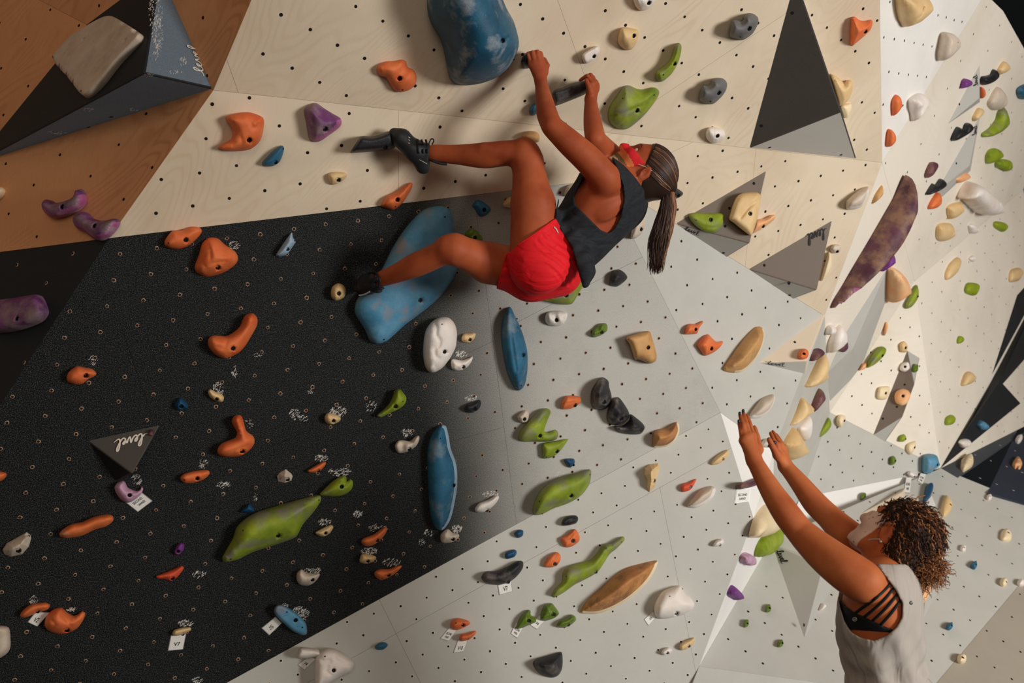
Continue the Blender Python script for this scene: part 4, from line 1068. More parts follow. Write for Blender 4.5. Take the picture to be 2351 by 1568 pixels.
H(15, 'cream', 7, 2, 'large cream bowl hold beside the near arm', '2035,250 2070,100 2130,0 2180,-40 2240,0 2290,80 2290,150 2200,230 2080,260', groove=([(2180, -30), (2170, 80), (2150, 150), (2150, 240)],), gd=.007)
H(15, 'green', 6, 2, 'large bright green hold under the cream bowl', '2080,425 2100,330 2150,250 2240,200 2290,150 2295,220 2250,330 2200,400 2120,430', screws='2283,190 2222,348', groove=([(2110, 325), (2180, 330), (2255, 310)],))
H(15, 'leaf', 3, 2, 'upper tiny green hold left of the grey triangular volume', '2180,930 2190,870 2225,862 2232,915 2210,932', '2218,900')
H(15, 'leaf', 3, 2, 'middle tiny green hold left of the grey triangular volume', '1985,1065 1995,1000 2030,1000 2030,1050 2000,1070', '2020,1038')
H(15, 'leaf', 3, 2, 'lowest tiny green hold left of the grey triangular volume', '2290,1245 2300,1190 2335,1178 2345,1220 2320,1245', '2333,1213')
# centre right, grey walls
H(7, 'blackc', 6, 1.6, 'black faceted hold right of the trailing shirt hem', '780,990 800,880 860,855 910,880 942,925 920,960 870,1000 830,1012')
H(7, 'white', 6, 2, 'white round hold under the hips of the climber', '200,1310 215,1250 270,1228 350,1228 400,1250 395,1300 360,1350 300,1368 230,1355', '305,1312', noise=.1, groove=([(255, 1250), (265, 1280), (300, 1290)], [(340, 1270), (350, 1290), (380, 1300)]))
H(7, 'leaf', 4, 2, 'small dark green hold on the grey wall', '615,1430 650,1380 700,1342 755,1345 762,1400 720,1440 640,1468', '710,1422', noise=.2)
H('p', 'tan', 9, 2.6, 'tan block hold in the middle of the grey wall', '1437,777 1455,768 1490,760 1497,775 1507,810 1506,828 1492,835 1478,830 1465,825 1458,827 1452,810 1445,790', '1488,798', w=.7)
H(7, 'orange', 5, 1.8, 'small orange bird shaped hold', '1452,1440 1470,1370 1500,1345 1560,1345 1620,1318 1622,1335 1590,1380 1570,1430 1520,1440 1480,1442', '1551,1395')
H('p', 'orange', 6, 1.8, 'orange crown hold left of the big wooden flake', '1600,792 1612,775 1625,767 1634,775 1645,784 1660,783 1655,795 1640,808 1618,817 1607,805', '1631,800')
H('p', 'tan', 9, 1.3, 'big tan wooden flake hold on the pale grey panel', '1660,850 1680,815 1705,780 1735,750 1750,752 1755,770 1748,800 1730,830 1700,855', rim=('cream', 1, .3, .2))
H(7, 'stone', 6, 2.2, 'off white disc hold beside the ponytail', '970,570 985,480 1010,400 1040,385 1090,400 1105,450 1080,520 1020,575 985,582', '1063,495')
H(7, 'stone', 5, 2, 'cream hold peeping above the back of the climber', '370,180 400,110 440,90 500,85 520,120 480,160 400,200')
H(7, 'black', 5, 1.6, 'small black hold right of the ponytail', '1340,225 1345,130 1380,122 1442,165 1430,195 1370,225', '1400,192')
H(7, 'greenc', 5, 2.2, 'green and grey hold on the taupe pyramid volume', '1490,370 1540,345 1640,350 1780,350 1812,370 1800,460 1750,520 1680,528 1590,490 1520,430', '1690,410', screws='1565,412', pl='v3_0', groove=([(1600, 470), (1700, 480), (1770, 475)],))
H(7, 'beige', 8, 2.6, 'tall tan block hold on the taupe pyramid volume', '1855,390 1900,250 1940,190 2000,165 2110,165 2142,200 2130,300 2110,400 2060,545 2000,520 1900,440 1855,410', '2045,355', pl='v3_0', w=.6, groove=([(1960, 390), (2040, 290), (2135, 230)],), gd=.008)
H(7, 'peach', 5, 1.8, 'orange horn hold sticking out right of the taupe volume', '2060,530 2090,420 2180,395 2240,365 2275,365 2270,400 2200,460 2130,505', '2160,468', pl='B4')
H('b', 'greenc', 9, 2, 'green chalky hold under the hips of the climber', '1150,1490 1350,1380 1500,1290 1700,1150 1850,1050 1900,1040 1920,1100 1840,1270 1770,1380 1660,1550 1500,1560 1300,1520', '1568,1408')
H(11, 'orangec', 6, 2, 'coral ridged shell hold left of the black boulders', '342,520 350,480 400,425 500,430 528,460 510,500 440,540 360,548', '470,512', groove=([(350, 505), (430, 490), (515, 465)], [(355, 530), (440, 515), (500, 495)]), gd=.006)
H(11, 'blackc', 9, 1.8, 'topmost black boulder hold of the three', '610,450 620,370 680,280 720,258 770,290 780,350 800,430 790,500 740,545 660,548 620,510', '732,482', noise=.12)
H(11, 'blackc', 9, 1.8, 'middle black boulder hold of the three', '755,590 770,530 810,450 860,438 900,480 950,560 960,610 920,660 850,692 790,680 760,640', '885,630', noise=.12)
H(11, 'blackc', 8, 1.8, 'lowest black boulder hold of the three', '820,695 900,690 960,640 970,590 1030,630 1085,680 1098,720 1060,768 980,775 890,760 840,730', noise=.1)
H('p', 'greenc', 7, 2, 'green bird shaped hold left of the black boulders', '1190,1005 1197,985 1215,965 1240,940 1255,937 1265,945 1255,970 1250,990 1262,992 1275,986 1282,995 1278,1008 1258,1014 1225,1014 1200,1014', '1240,1000', groove=([(1222, 975), (1240, 972), (1252, 965)], [(1245, 1005), (1262, 1003), (1276, 996)]))
H(11, 'greenc', 5, 2, 'green pointed hold under the bird shaped one', '170,880 185,850 300,830 408,812 390,850 330,930 260,980 180,990 175,940', '307,925', screws='215,973')
H(11, 'teal', 4, 1.8, 'tiny blue hold above the large green leaf', '375,995 460,992 468,1030 430,1072 395,1050', '457,1048')
H(11, 'greenc', 11, 2, 'large chalky green leaf hold on the grey edge', '95,1470 100,1400 150,1290 250,1200 400,1140 540,1105 600,1085 618,1110 600,1220 530,1320 420,1390 280,1440 180,1490 115,1500', '433,1322', screws='155,1372 600,1138 178,1483')
H(15, 'blackc', 5, 2, 'dark striped pebble hold under the large green leaf', '350,150 360,100 400,65 480,60 500,90 480,130 410,150', groove=([(400, 120), (470, 85)],), gd=.003)
H(11, 'beige', 8, 1.2, 'tan faceted hold on the lower grey wall', '1090,1140 1095,1080 1140,1040 1220,1030 1235,1060 1215,1140 1190,1240 1140,1295 1110,1250 1115,1190', '1182,1190', flat=True, sharp=True)
H(11, 'walnut', 9, 1.4, 'brown wooden bowl hold on the crease', '1165,880 1170,770 1210,730 1300,710 1390,660 1410,740 1370,830 1290,885 1180,892', rim=('cream', 1, .4, .16))
H(11, 'beige', 4, 1.5, 'thin tan leaf hold left of the bright strip', '1695,1030 1740,970 1838,910 1858,940 1820,1000 1760,1040 1700,1048', '1800,997')
H(11, 'red', 4, 1.8, 'small orange fin hold above the grey lens', '1422,1240 1440,1215 1500,1200 1562,1172 1555,1200 1510,1270 1440,1292 1425,1270', '1508,1245')
H(11, 'stone', 7, 1.5, 'lower off white lens hold on the lower grey wall', '1480,1415 1530,1340 1600,1270 1700,1235 1735,1270 1710,1340 1640,1400 1560,1435 1500,1432', rim=('white', .6, 1, .35))
H(11, 'stone', 7, 1.5, 'upper off white lens hold above the raised hand', '2035,600 2080,530 2150,450 2250,410 2265,460 2220,560 2140,620 2060,630', rim=('white', .6, 1, .35))
H(11, 'stone', 5, 2, 'small white hold between the two raised hands', '2135,860 2165,820 2200,810 2230,850 2215,890 2150,885', '2200,870')
H(11, 'plum', 5, 2, 'purple chalky hold with a card behind the near forearm', '1920,1240 1940,1205 2000,1200 2080,1170 2130,1165 2100,1230 2000,1260 1940,1268')
# right of the hands
H(12, 'orange', 5, 2, 'orange ball hold on the pale beige pyramid volume', '315,50 340,5 390,5 415,40 400,85 350,100 318,80', '370,50', pl='v5_0')
H(12, 'plum', 5, 2, 'dark purple hold right of the pale beige volume', '405,110 430,40 470,0 510,0 490,60 430,105')
H(12, 'beige', 7, 2, 'topmost beige fin hold on the narrow grey panel', '375,345 420,250 520,40 540,80 530,160 545,210 530,270 480,320 400,348', groove=([(390, 320), (480, 290), (540, 200)],), gd=.007)
H(12, 'plum', 5, 2, 'purple crescent hold on the narrow grey panel', '420,575 450,470 500,360 525,390 520,450 490,500 440,560', '498,483')
H(12, 'beige', 6, 1.5, 'middle beige fin hold on the narrow grey panel', '245,690 300,560 345,440 375,460 440,520 430,570 340,640 270,690')
H(12, 'white', 5, 2, 'white fin hold between the two lower beige fins', '310,720 400,600 410,640 400,720 360,830')
H(12, 'beige', 8, 1.5, 'lowest beige fin hold above the far hand', '175,870 265,710 280,710 370,860 375,900 340,960 230,1000')
H(12, 'greenc', 5, 1.6, 'green slice hold under the plywood corner', '478,810 510,720 585,620 615,660 615,700 570,760 490,818')
H(12, 'cream', 5, 2, 'cream tooth shaped hold on the panel corner', '660,640 690,595 740,605 738,650 700,710 668,690', '725,648')
H(12, 'cream', 4, 2.6, 'cream tile hold left of the grey prism volume', '1030,450 1045,350 1135,340 1130,400 1100,460', '1097,400', pl='D3b')
H(12, 'white', 4, 2.4, 'white nut shaped hold on the grey prism volume', '1232,170 1260,130 1310,125 1322,180 1280,210 1240,200', '1280,165', pl='v7_0')
H(12, 'leaf', 3, 2, 'small green hold on the grey prism volume', '1342,180 1355,140 1390,150 1385,210 1350,215', '1382,165', pl='v7_1')
H(12, 'peach', 4, 2.6, 'round wooden disc hold on the grey prism volume', '1185,440 1200,390 1250,362 1305,375 1330,410 1318,460 1290,500 1245,515 1200,490', '1262,428', pl='v7_0')
H(12, 'greenc', 7, 2, 'long green hold right of the long flat grey volume', '930,170 935,130 1000,30 1060,-20 1105,0 1090,60 1010,140 940,175', '1060,62')
H(12, 'peach', 4, 2, 'peach hold at the lower rim of the flat grey volume', '860,195 890,140 930,130 920,180 870,200')
H(12, 'beige', 5, 2, 'beige drop hold left of the black spearhead', '1778,330 1810,230 1850,205 1890,250 1870,310 1790,340')
H(12, 'green', 4, 2, 'green bean hold left of the black spearhead', '1635,680 1645,620 1690,595 1708,620 1695,680 1650,692')
H(12, 'green', 4, 2, 'green bean hold under the grey prism volume', '1220,830 1235,785 1270,770 1288,800 1270,835 1230,840', '1278,812')
H(12, 'cream', 4, 2, 'cream horned hold on the plywood lower edge', '1290,920 1300,860 1370,830 1375,870 1350,930 1320,955', '1357,888')
H(12, 'leaf', 4, 2, 'green bean hold on the pale grey panel', '1140,1040 1145,980 1175,965 1195,990 1190,1030 1160,1050', '1185,1008')
H(12, 'leaf', 4, 2, 'green bean hold above the far upper arm', '875,1362 880,1315 905,1295 930,1310 915,1345 885,1365', '918,1332')
H(12, 'sky', 9, 2.2, 'blue block hold at the tip of the black spearhead', '1428,1080 1435,970 1480,945 1550,955 1570,1000 1580,1050 1530,1090 1490,1125 1440,1120', '1538,1038')
H(12, 'white', 5, 2, 'white hold left of the blue block', '1295,1130 1320,1100 1370,1125 1395,1130 1340,1165', '1348,1150')
H(12, 'teal', 5, 2, 'dark blue finger hold above a blank card', '1440,1390 1465,1240 1500,1220 1530,1245 1520,1300 1480,1370')
H(12, 'beige', 4, 2, 'cream frilled hold right of the blank card', '1595,1460 1620,1350 1650,1325 1700,1390 1700,1440 1650,1510 1620,1520', '1678,1418')
H(12, 'beige', 3, 2, 'tan hold peeping over the curly hair', '1305,1390 1330,1355 1360,1370 1355,1425')
H(12, 'sky', 4, 2.6, 'light blue square hold on the black spearhead', '1925,690 1955,645 2005,680 1995,720 1960,730', '1965,683')
H(12, 'white', 4, 2.4, 'white nut hold on the black spearhead', '1758,850 1780,820 1840,815 1845,860 1810,890 1775,885', '1813,850')
H(12, 'cream', 5, 2.2, 'cream oval hold on the slate panel', '1780,1080 1790,1000 1840,965 1885,1000 1885,1060 1810,1110', '1843,1042')
H(12, 'peach', 4, 2, 'peach flower hold on the navy panel', '2243,1050 2255,1015 2262,1005 2285,980 2305,1005 2330,1050 2310,1090 2285,1075 2270,1085', '2290,1035')
H(12, 'white', 4, 2, 'white ring hold on the slate panel edge', '2270,840 2285,795 2325,795 2330,830 2300,858', '2302,820')
H(12, 'white', 3, 2, 'small white hold under the slate panel', '2012,1350 2020,1320 2045,1318 2060,1345 2040,1368 2020,1365', '2035,1340')
H(16, 'cream', 4, 2, 'cream round hold right of the curly hair', '2140,280 2145,210 2190,185 2235,230 2230,285 2180,298', '2197,230')
H(16, 'white', 3, 2, 'small white hold right of the curly ponytail', '1775,375 1780,340 1800,330 1825,345 1822,380 1800,390', '1802,358')
H(16, 'blue', 4, 2, 'upper small blue hold on the right grey wall', '1865,520 1880,490 1915,475 1925,520 1900,550', '1905,515')
H(16, 'cream', 4, 2, 'small cream hold near the right edge', '2130,680 2135,640 2165,628 2198,655 2190,690 2160,705', '2180,670')
H(16, 'white', 4, 2, 'white hold cut by the right edge', '2285,670 2300,640 2340,645 2351,690 2320,702 2295,695')
H(16, 'blue', 4, 2, 'lower small blue hold on the right grey wall', '1645,1080 1660,1040 1700,1028 1705,1070 1675,1095', '1688,1062')
H(16, 'cream', 5, 2.2, 'cream ring hold at lower right', '1745,1360 1755,1320 1785,1310 1825,1335 1822,1380 1790,1398 1758,1390', '1785,1355')
H(16, 'peach', 8, 2, 'orange round hold half hidden by the grey tank top', '1380,660 1450,615 1490,660 1508,730 1490,800 1440,860 1385,870', screws='1425,772')
H(16, 'white', 3, 2, 'tiny white hold beside the grey triangular volume', '500,915 525,850 545,860 540,890')

# ------------------------------------------------------------------ cards
T2 = [('SECOND', (.14, .82), .46, .20), ('HAND', (.28, .74), .76, .18)]
V_ = lambda s: [(s, (.30, .74), .60, .26)]
CARD(9, [(1130, 1375), (1255, 1285), (1362, 1370), (1240, 1462)], [('SECOND', (.16, .82), .42, .17), ('HAND', (.32, .78), .70, .17)], 'white SECOND HAND card under the pink jug hold')
CARD(13, [(320, 930), (440, 935), (335, 1052), (255, 1015)], [('V2', (.3, .72), .62, .36)], 'white V2 card beside the orange pad hold')
CARD(13, [(1540, 1145), (1668, 1128), (1642, 1258), (1515, 1270)], V_('V7'), 'white V7 card at lower left under the beige chip hold')
CARD(14, [(125, 975), (178, 1028), (72, 1130), (8, 1070)], V_('V5'), 'white card left of the light blue oval plate hold')
CARD(14, [(425, 1330), (490, 1350), (387, 1447), (333, 1402)], V_('V4'), 'white card under the white pillow hold')
CARD(14, [(2130, 690), (2242, 655), (2255, 740), (2143, 772)], [('V7', (.33, .7), .55, .5)], 'white V7 card under the black banana hold')
CARD(14, [(1690, 1070), (1755, 1090), (1685, 1186), (1613, 1165)], T2, 'white two line card under the upper orange drop hold')
CARD(14, [(1770, 1180), (1852, 1180), (1820, 1280), (1730, 1292)], [('V10', (.26, .78), .68, .34)], 'white V10 card under the lower orange horn hold')
CARD(15, [(-60, 1020), (5, 1060), (-50, 1160), (-105, 1120)], T2, 'white two line card under the left green ribbed hold')
CARD(15, [(150, 955), (195, 1005), (127, 1080), (70, 1045)], V_('V4'), 'white card under the middle green ribbed hold')
CARD(15, [(1170, 925), (1197, 972), (1130, 1046), (1094, 995)], [('V5', (.3, .7), .5, .3)], 'white card left of the large white drop hold')
CARD(11, [(1925, 1262), (2045, 1262), (2030, 1370), (1908, 1388)], T2, 'white card under the purple chalky hold by the near forearm')
CARD(12, [(1290, 1165), (1338, 1165), (1322, 1300), (1272, 1292)], T2, 'white card hanging from the white hold by the blue block')
CARD(12, [(1420, 1125), (1468, 1135), (1437, 1225), (1393, 1190)], T2, 'white card under the blue block hold')
CARD(12, [(1520, 1325), (1555, 1415), (1495, 1470), (1455, 1400)], [], 'blank white card under the dark blue finger hold')
CARD(12, [(1585, 1440), (1617, 1462), (1582, 1547), (1552, 1500)], [('V3', (.3, .7), .5, .3)], 'small white card under the cream frilled hold')
finish_cards()

# ------------------------------------------------------------------ chalk marks left by hands on the paint
def chalk(spots, pl, parent=None):
    o, u, v, n, M, Mi = frame(pl)
    rnd = random.Random(5)
    vs, fs = [], []
    for c, x, y, rx, ry, cnt, ang in spots:
        for _ in range(cnt):
            r = math.sqrt(rnd.random()); a = rnd.random() * 6.283
            px, py = Z(c, x + rx * r * math.cos(a), y + ry * r * math.sin(a))
            L = rnd.uniform(1.0, 4.0); W = rnd.uniform(.25, .75)
            t = math.radians(ang + rnd.gauss(0, 14))
            q = []
            for k in range(6):
                b = k * math.pi / 3
                ex, ey = L * math.cos(b), W * math.sin(b) * rnd.uniform(.6, 1.3)
                q.append(uv(pl, px + ex * math.cos(t) - ey * math.sin(t), py - ex * math.sin(t) - ey * math.cos(t)))
            b0 = len(vs)
            vs += [(p[0], p[1], 0.0004 + 0.00001 * rnd.random()) for p in q]
            fs.append(tuple(range(b0 + 5, b0 - 1, -1)))
    return mesh_obj('chalk_marks', vs, fs, MAT['chalk'], M, parent or WALLS['wall_back'], kind='stuff')
chalk([(5, 2110, 640, 50, 40, 34, 20), (9, 840, 110, 40, 50, 26, 50), (9, 1960, 370, 50, 70, 60, 55), (9, 2110, 210, 25, 50, 26, 60), (9, 1830, 1040, 50, 40, 26, 50), (9, 1230, 1180, 50, 45, 34, 40), (9, 2010, 1225, 60, 30, 40, 35),
       (9, 2240, 680, 35, 60, 12, -10), (9, 2310, 60, 40, 25, 10, 40), (9, 2300, 1340, 20, 40, 10, 55), (10, 690, 570, 75, 50, 90, 50), (10, 300, 590, 50, 50, 50, 50), (10, 380, 625, 50, 30, 20, 40), (10, 990, 520, 50, 60, 24, 50),
       (10, 1310, 760, 60, 35, 50, 45), (10, 700, 1110, 100, 40, 80, 25), (10, 540, 985, 60, 30, 40, 40), (10, 1800, 50, 60, 30, 50, 60), (10, 1890, 450, 60, 30, 40, 50), (10, 2060, 1310, 70, 30, 44, 30), (10, 870, 1490, 40, 30, 20, 55),
       (10, 440, 385, 25, 25, 12, 50), (14, 570, 120, 60, 30, 50, 45), (14, 1050, 175, 90, 40, 40, 30), (14, 970, 380, 80, 30, 60, 30), (14, 1170, 480, 80, 35, 40, 45), (14, 1760, 180, 45, 35, 70, 60), (14, 460, 560, 80, 35, 60, 35),
       (14, 340, 940, 90, 60, 170, 38), (14, 215, 870, 30, 25, 20, 30), (14, 1500, 220, 35, 40, 20, 50), (14, 1440, 300, 30, 30, 14, 40), (14, 870, 45, 40, 30, 20, 50), (13, 1790, 590, 70, 35, 40, 55), (13, 1670, 1030, 70, 30, 60, 30),
       (13, 300, 820, 40, 40, 30, 50), (13, 640, 905, 40, 20, 24, 25), (13, 1770, 1540, 60, 25, 30, 30), (11, 330, 1130, 40, 30, 20, 40)], 'C1')

chalk([('p', 357, 30, 16, 40, 110, 75), ('p', 362, 75, 14, 40, 90, 80), ('p', 358, 115, 6, 22, 26, 80), ('p', 420, 142, 8, 12, 26, 85), ('p', 400, 166, 18, 5, 14, 60)], 'v1_2', big_volume)
chalk([('p', 205, 252, 14, 4, 14, 20), ('p', 310, 250, 12, 4, 10, 20), ('p', 130, 305, 22, 5, 16, 15), ('p', 345, 172, 12, 4, 16, 30)], 'v1_1', big_volume)
# ------------------------------------------------------------------ people: smooth implicit bodies meshed with surface nets
def C3(px, py, d): return np.array([(px - CX) / FX * d, -(py - CY) / FX * d, d])     # right, up, forward
def to_world(a):
    a = np.asarray(a)
    B = np.array([tuple(RGT), tuple(UPV), tuple(FWD)])
    return a @ B + np.array(tuple(CAM))
def fr(a): return Vector(to_world(np.array(a)))

class Field:
    def __init__(s, lo, hi, h):
        s.lo = np.array(lo, float); s.h = h
        n = np.ceil((np.array(hi) - s.lo) / h).astype(int) + 1
        s.ax = [s.lo[i] + h * np.arange(n[i]) for i in range(3)]
        s.F = np.full(n, 0.08, np.float32)
    def copy(s):
        c = object.__new__(Field); c.lo, c.h, c.ax = s.lo, s.h, s.ax
        c.F = np.full(s.F.shape, 0.08, np.float32); return c
    def box(s, lo, hi, m=0.055):
        sl = []
        for i in range(3):
            a = int(max(0, np.floor((lo[i] - m - s.lo[i]) / s.h))); b = int(min(len(s.ax[i]), np.ceil((hi[i] + m - s.lo[i]) / s.h) + 1))
            if b <= a: return None, None
            sl.append(slice(a, b))
        g = np.meshgrid(*[s.ax[i][sl[i]] for i in range(3)], indexing='ij', sparse=True)
        return tuple(sl), g
    def smin(s, sl, d, k):
        f = s.F[sl]
        if k <= 0: s.F[sl] = np.minimum(f, d); return
        hh = np.clip(0.5 + 0.5 * (f - d) / k, 0, 1)
        s.F[sl] = f * (1 - hh) + d * hh - k * hh * (1 - hh)
    def cone(s, a, ra, b, rb, k=0.012, flat=None, sub=False):
        a = np.array(a, float); b = np.array(b, float)
        r = max(ra, rb)
        sl, g = s.box(np.minimum(a, b) - r, np.maximum(a, b) + r)
        if sl is None: return
        ab = b - a; L = ab @ ab + 1e-12
        q = [g[i] - a[i] for i in range(3)]
        t = np.clip((q[0] * ab[0] + q[1] * ab[1] + q[2] * ab[2]) / L, 0, 1)
        v = [q[i] - t * ab[i] for i in range(3)]
        if flat is not None:          # (direction, factor >1 squeezes along it)
            n = np.array(flat[0], float); n /= np.linalg.norm(n)
            c = (v[0] * n[0] + v[1] * n[1] + v[2] * n[2]) * (flat[1] - 1)
            v = [v[i] + c * n[i] for i in range(3)]
        d = np.sqrt(v[0]**2 + v[1]**2 + v[2]**2) - (ra + (rb - ra) * t)
        if flat is not None: d = d / (1 + 0.5 * (flat[1] - 1))
        if sub: s.sub(sl, d, k)
        else: s.smin(sl, d.astype(np.float32), k)
    def ell(s, c, axes, rad, k=0.015, sub=False):
        c = np.array(c, float); A = np.array(axes, float); A = A / np.linalg.norm(A, axis=1)[:, None]
        R = max(rad)
        sl, g = s.box(c - R, c + R)
        if sl is None: return
        q = [g[i] - c[i] for i in range(3)]
        l = [(q[0] * A[j, 0] + q[1] * A[j, 1] + q[2] * A[j, 2]) / rad[j] for j in range(3)]
        k0 = np.sqrt(l[0]**2 + l[1]**2 + l[2]**2)
        k1 = np.sqrt((l[0] / rad[0])**2 + (l[1] / rad[1])**2 + (l[2] / rad[2])**2) + 1e-9
        d = k0 * (k0 - 1) / k1
        if sub: s.sub(sl, d, k)
        else: s.smin(sl, d.astype(np.float32), k)
    def sub(s, sl, d, k):
        f = s.F[sl]; d = -d
        hh = np.clip(0.5 - 0.5 * (f - d) / k, 0, 1)
        s.F[sl] = (f * (1 - hh) + d * hh + k * hh * (1 - hh)).astype(np.float32)
    def chain(s, pts, rr, k=0.012, flat=None):
        for i in range(len(pts) - 1): s.cone(pts[i], rr[i], pts[i + 1], rr[i + 1], k, flat)
    def limb(s, pts, rr, k=0.012, n=5):
        P4 = [np.append(np.array(p, float), r) for p, r in zip(pts, rr)]
        out = []
        for i in range(len(P4) - 1):
            p0, p1, p2, p3 = (P4[max(0, min(len(P4) - 1, i + q))] for q in (-1, 0, 1, 2))
            for j in range(n):
                t = j / n
                out.append(0.5 * ((2 * p1) + (-p0 + p2) * t + (2 * p0 - 5 * p1 + 4 * p2 - p3) * t * t + (-p0 + 3 * p1 - 3 * p2 + p3) * t**3))
        out.append(P4[-1])
        for a, b in zip(out, out[1:]): s.cone(a[:3], a[3], b[:3], b[3], k)
    def join(s, o, k):
        m = np.minimum(s.F, o.F) 
        hh = np.clip(0.5 + 0.5 * (s.F - o.F) / k, 0, 1)
        r = s.F * (1 - hh) + o.F * hh - k * hh * (1 - hh)
        s.F = r.astype(np.float32)
    def prism(s, poly):
        """signed distance-like value of the view prism over a photo polygon (negative inside), in metres"""
        X, Y, Z_ = np.meshgrid(*s.ax, indexing='ij', sparse=True)
        px = X / Z_ * FX + CX; py = -Y / Z_ * FX + CY
        shp = np.broadcast(px, py).shape
        px = np.broadcast_to(px, shp).astype(np.float32); py = np.broadcast_to(py, shp).astype(np.float32)
        ins = np.zeros(shp, bool); dm = np.full(shp, 1e9, np.float32)
        for i in range(len(poly)):
            (x1, y1), (x2, y2) = poly[i], poly[i - 1]
            cr = ((y1 > py) != (y2 > py)) & (px < (x2 - x1) * (py - y1) / (y2 - y1 + 1e-9) + x1)
            ins ^= cr
            dx, dy = x2 - x1, y2 - y1
            t = np.clip(((px - x1) * dx + (py - y1) * dy) / (dx * dx + dy * dy + 1e-9), 0, 1)
            dm = np.minimum(dm, (px - x1 - t * dx)**2 + (py - y1 - t * dy)**2)
        d = np.sqrt(dm) * (np.float32(0.5 * (s.ax[2][0] + s.ax[2][-1])) / FX)
        return np.where(ins, -d, d).astype(np.float32)
    def half(s, p, n):
        """signed distance to plane, positive on the side of n"""
        X, Y, Z_ = np.meshgrid(*s.ax, indexing='ij', sparse=True)
        n = np.array(n, float); n /= np.linalg.norm(n)
        return ((X - p[0]) * n[0] + (Y - p[1]) * n[1] + (Z_ - p[2]) * n[2]).astype(np.float32)

def nets(F, lo, h):
    S = F < 0
    nx, ny, nz = F.shape
    cnt = np.zeros((nx - 1, ny - 1, nz - 1), np.uint8)
    for dx in (0, 1):
        for dy in (0, 1):
            for dz in (0, 1): cnt += S[dx:nx - 1 + dx, dy:ny - 1 + dy, dz:nz - 1 + dz]
    act = np.argwhere((cnt > 0) & (cnt < 8))
    idx = np.full(cnt.shape, -1, np.int32)
    idx[act[:, 0], act[:, 1], act[:, 2]] = np.arange(len(act))
    acc = np.zeros((len(act), 3)); n = np.zeros(len(act))
    cor = [(a, b, c) for a in (0, 1) for b in (0, 1) for c in (0, 1)]
    val = {c: F[act[:, 0] + c[0], act[:, 1] + c[1], act[:, 2] + c[2]].astype(float) for c in cor}
    for c in cor:
        for ax in range(3):
            if c[ax]: continue
            e = list(c); e[ax] = 1; e = tuple(e)
            a, b = val[c], val[e]
            m = (a < 0) != (b < 0)
            t = np.where(m, a / np.where(m, a - b, 1), 0)
            p = np.tile(np.array(c, float), (len(act), 1)); p[:, ax] += t
            acc += np.where(m[:, None], p, 0); n += m
    V_3 = (act + acc / n[:, None]) * h + np.array(lo)
    faces = []
    for ax in range(3):
        o = [i for i in range(3) if i != ax]
        a = S; b = np.roll(S, -1, ax)
        E = np.argwhere(a != b)
        E = E[(E[:, ax] < F.shape[ax] - 1) & (E[:, o[0]] > 0) & (E[:, o[1]] > 0) & (E[:, o[0]] < F.shape[o[0]] - 1) & (E[:, o[1]] < F.shape[o[1]] - 1)]
        if not len(E): continue
        def cell(d0, d1):
            q = E.copy(); q[:, o[0]] += d0; q[:, o[1]] += d1
            return idx[q[:, 0], q[:, 1], q[:, 2]]
        quad = np.stack([cell(-1, -1), cell(0, -1), cell(0, 0), cell(-1, 0)], 1)
        ins = S[E[:, 0], E[:, 1], E[:, 2]]
        if ax == 1: ins = ~ins
        quad[~ins] = quad[~ins][:, ::-1]
        faces.append(quad)
    return V_3, np.concatenate(faces)

def relax(V_3, Q, it=2, lam=0.5):
    for _ in range(it):
        acc = np.zeros_like(V_3); c = np.zeros(len(V_3))
        for i in range(4):
            a, b = Q[:, i], Q[:, (i + 1) % 4]
            np.add.at(acc, a, V_3[b]); np.add.at(c, a, 1)
            np.add.at(acc, b, V_3[a]); np.add.at(c, b, 1)
        V_3 = V_3 * (1 - lam) + lam * acc / c[:, None]
    return V_3

def field_obj(name, fld, mat, parent=None, it=2, F=None, origin=None, matfn=None, **kw):
    V_3, Q = nets(fld.F if F is None else F, fld.lo, fld.h)
    V_3 = relax(V_3, Q, it)
    # drop the small crumbs that clipping can leave behind
    W = to_world(V_3)
    og = np.array(origin) if origin is not None else W.mean(0)
    me = bpy.data.meshes.new(name)
    me.vertices.add(len(W)); me.vertices.foreach_set('co', (W - og).ravel())
    me.loops.add(Q.size); me.loops.foreach_set('vertex_index', Q[:, ::-1].ravel() if FLIP else Q.ravel())
    me.polygons.add(len(Q)); me.polygons.foreach_set('loop_start', np.arange(len(Q)) * 4)
    me.polygons.foreach_set('loop_total', np.full(len(Q), 4))
    me.polygons.foreach_set('use_smooth', np.ones(len(Q), bool))
    for m in (mat if isinstance(mat, list) else [mat]): me.materials.append(m)
    me.update(calc_edges=True)
    if matfn is not None:
        cen = V_3[Q].mean(1)
        me.polygons.foreach_set('material_index', matfn(cen).astype(np.int32))
    o = bpy.data.objects.new(name, me)
    o.matrix_basis = Matrix.Translation(Vector(og))
    COL.objects.link(o)
    if parent is not None:
        o.parent = parent; o.matrix_parent_inverse = parent.matrix_basis.inverted()
    for k in ('label', 'category', 'group', 'kind'):
        if kw.get(k): o[k] = kw[k]
    o['_v'] = 0
    del o['_v']
    return o, (W, Q)
FLIP = False

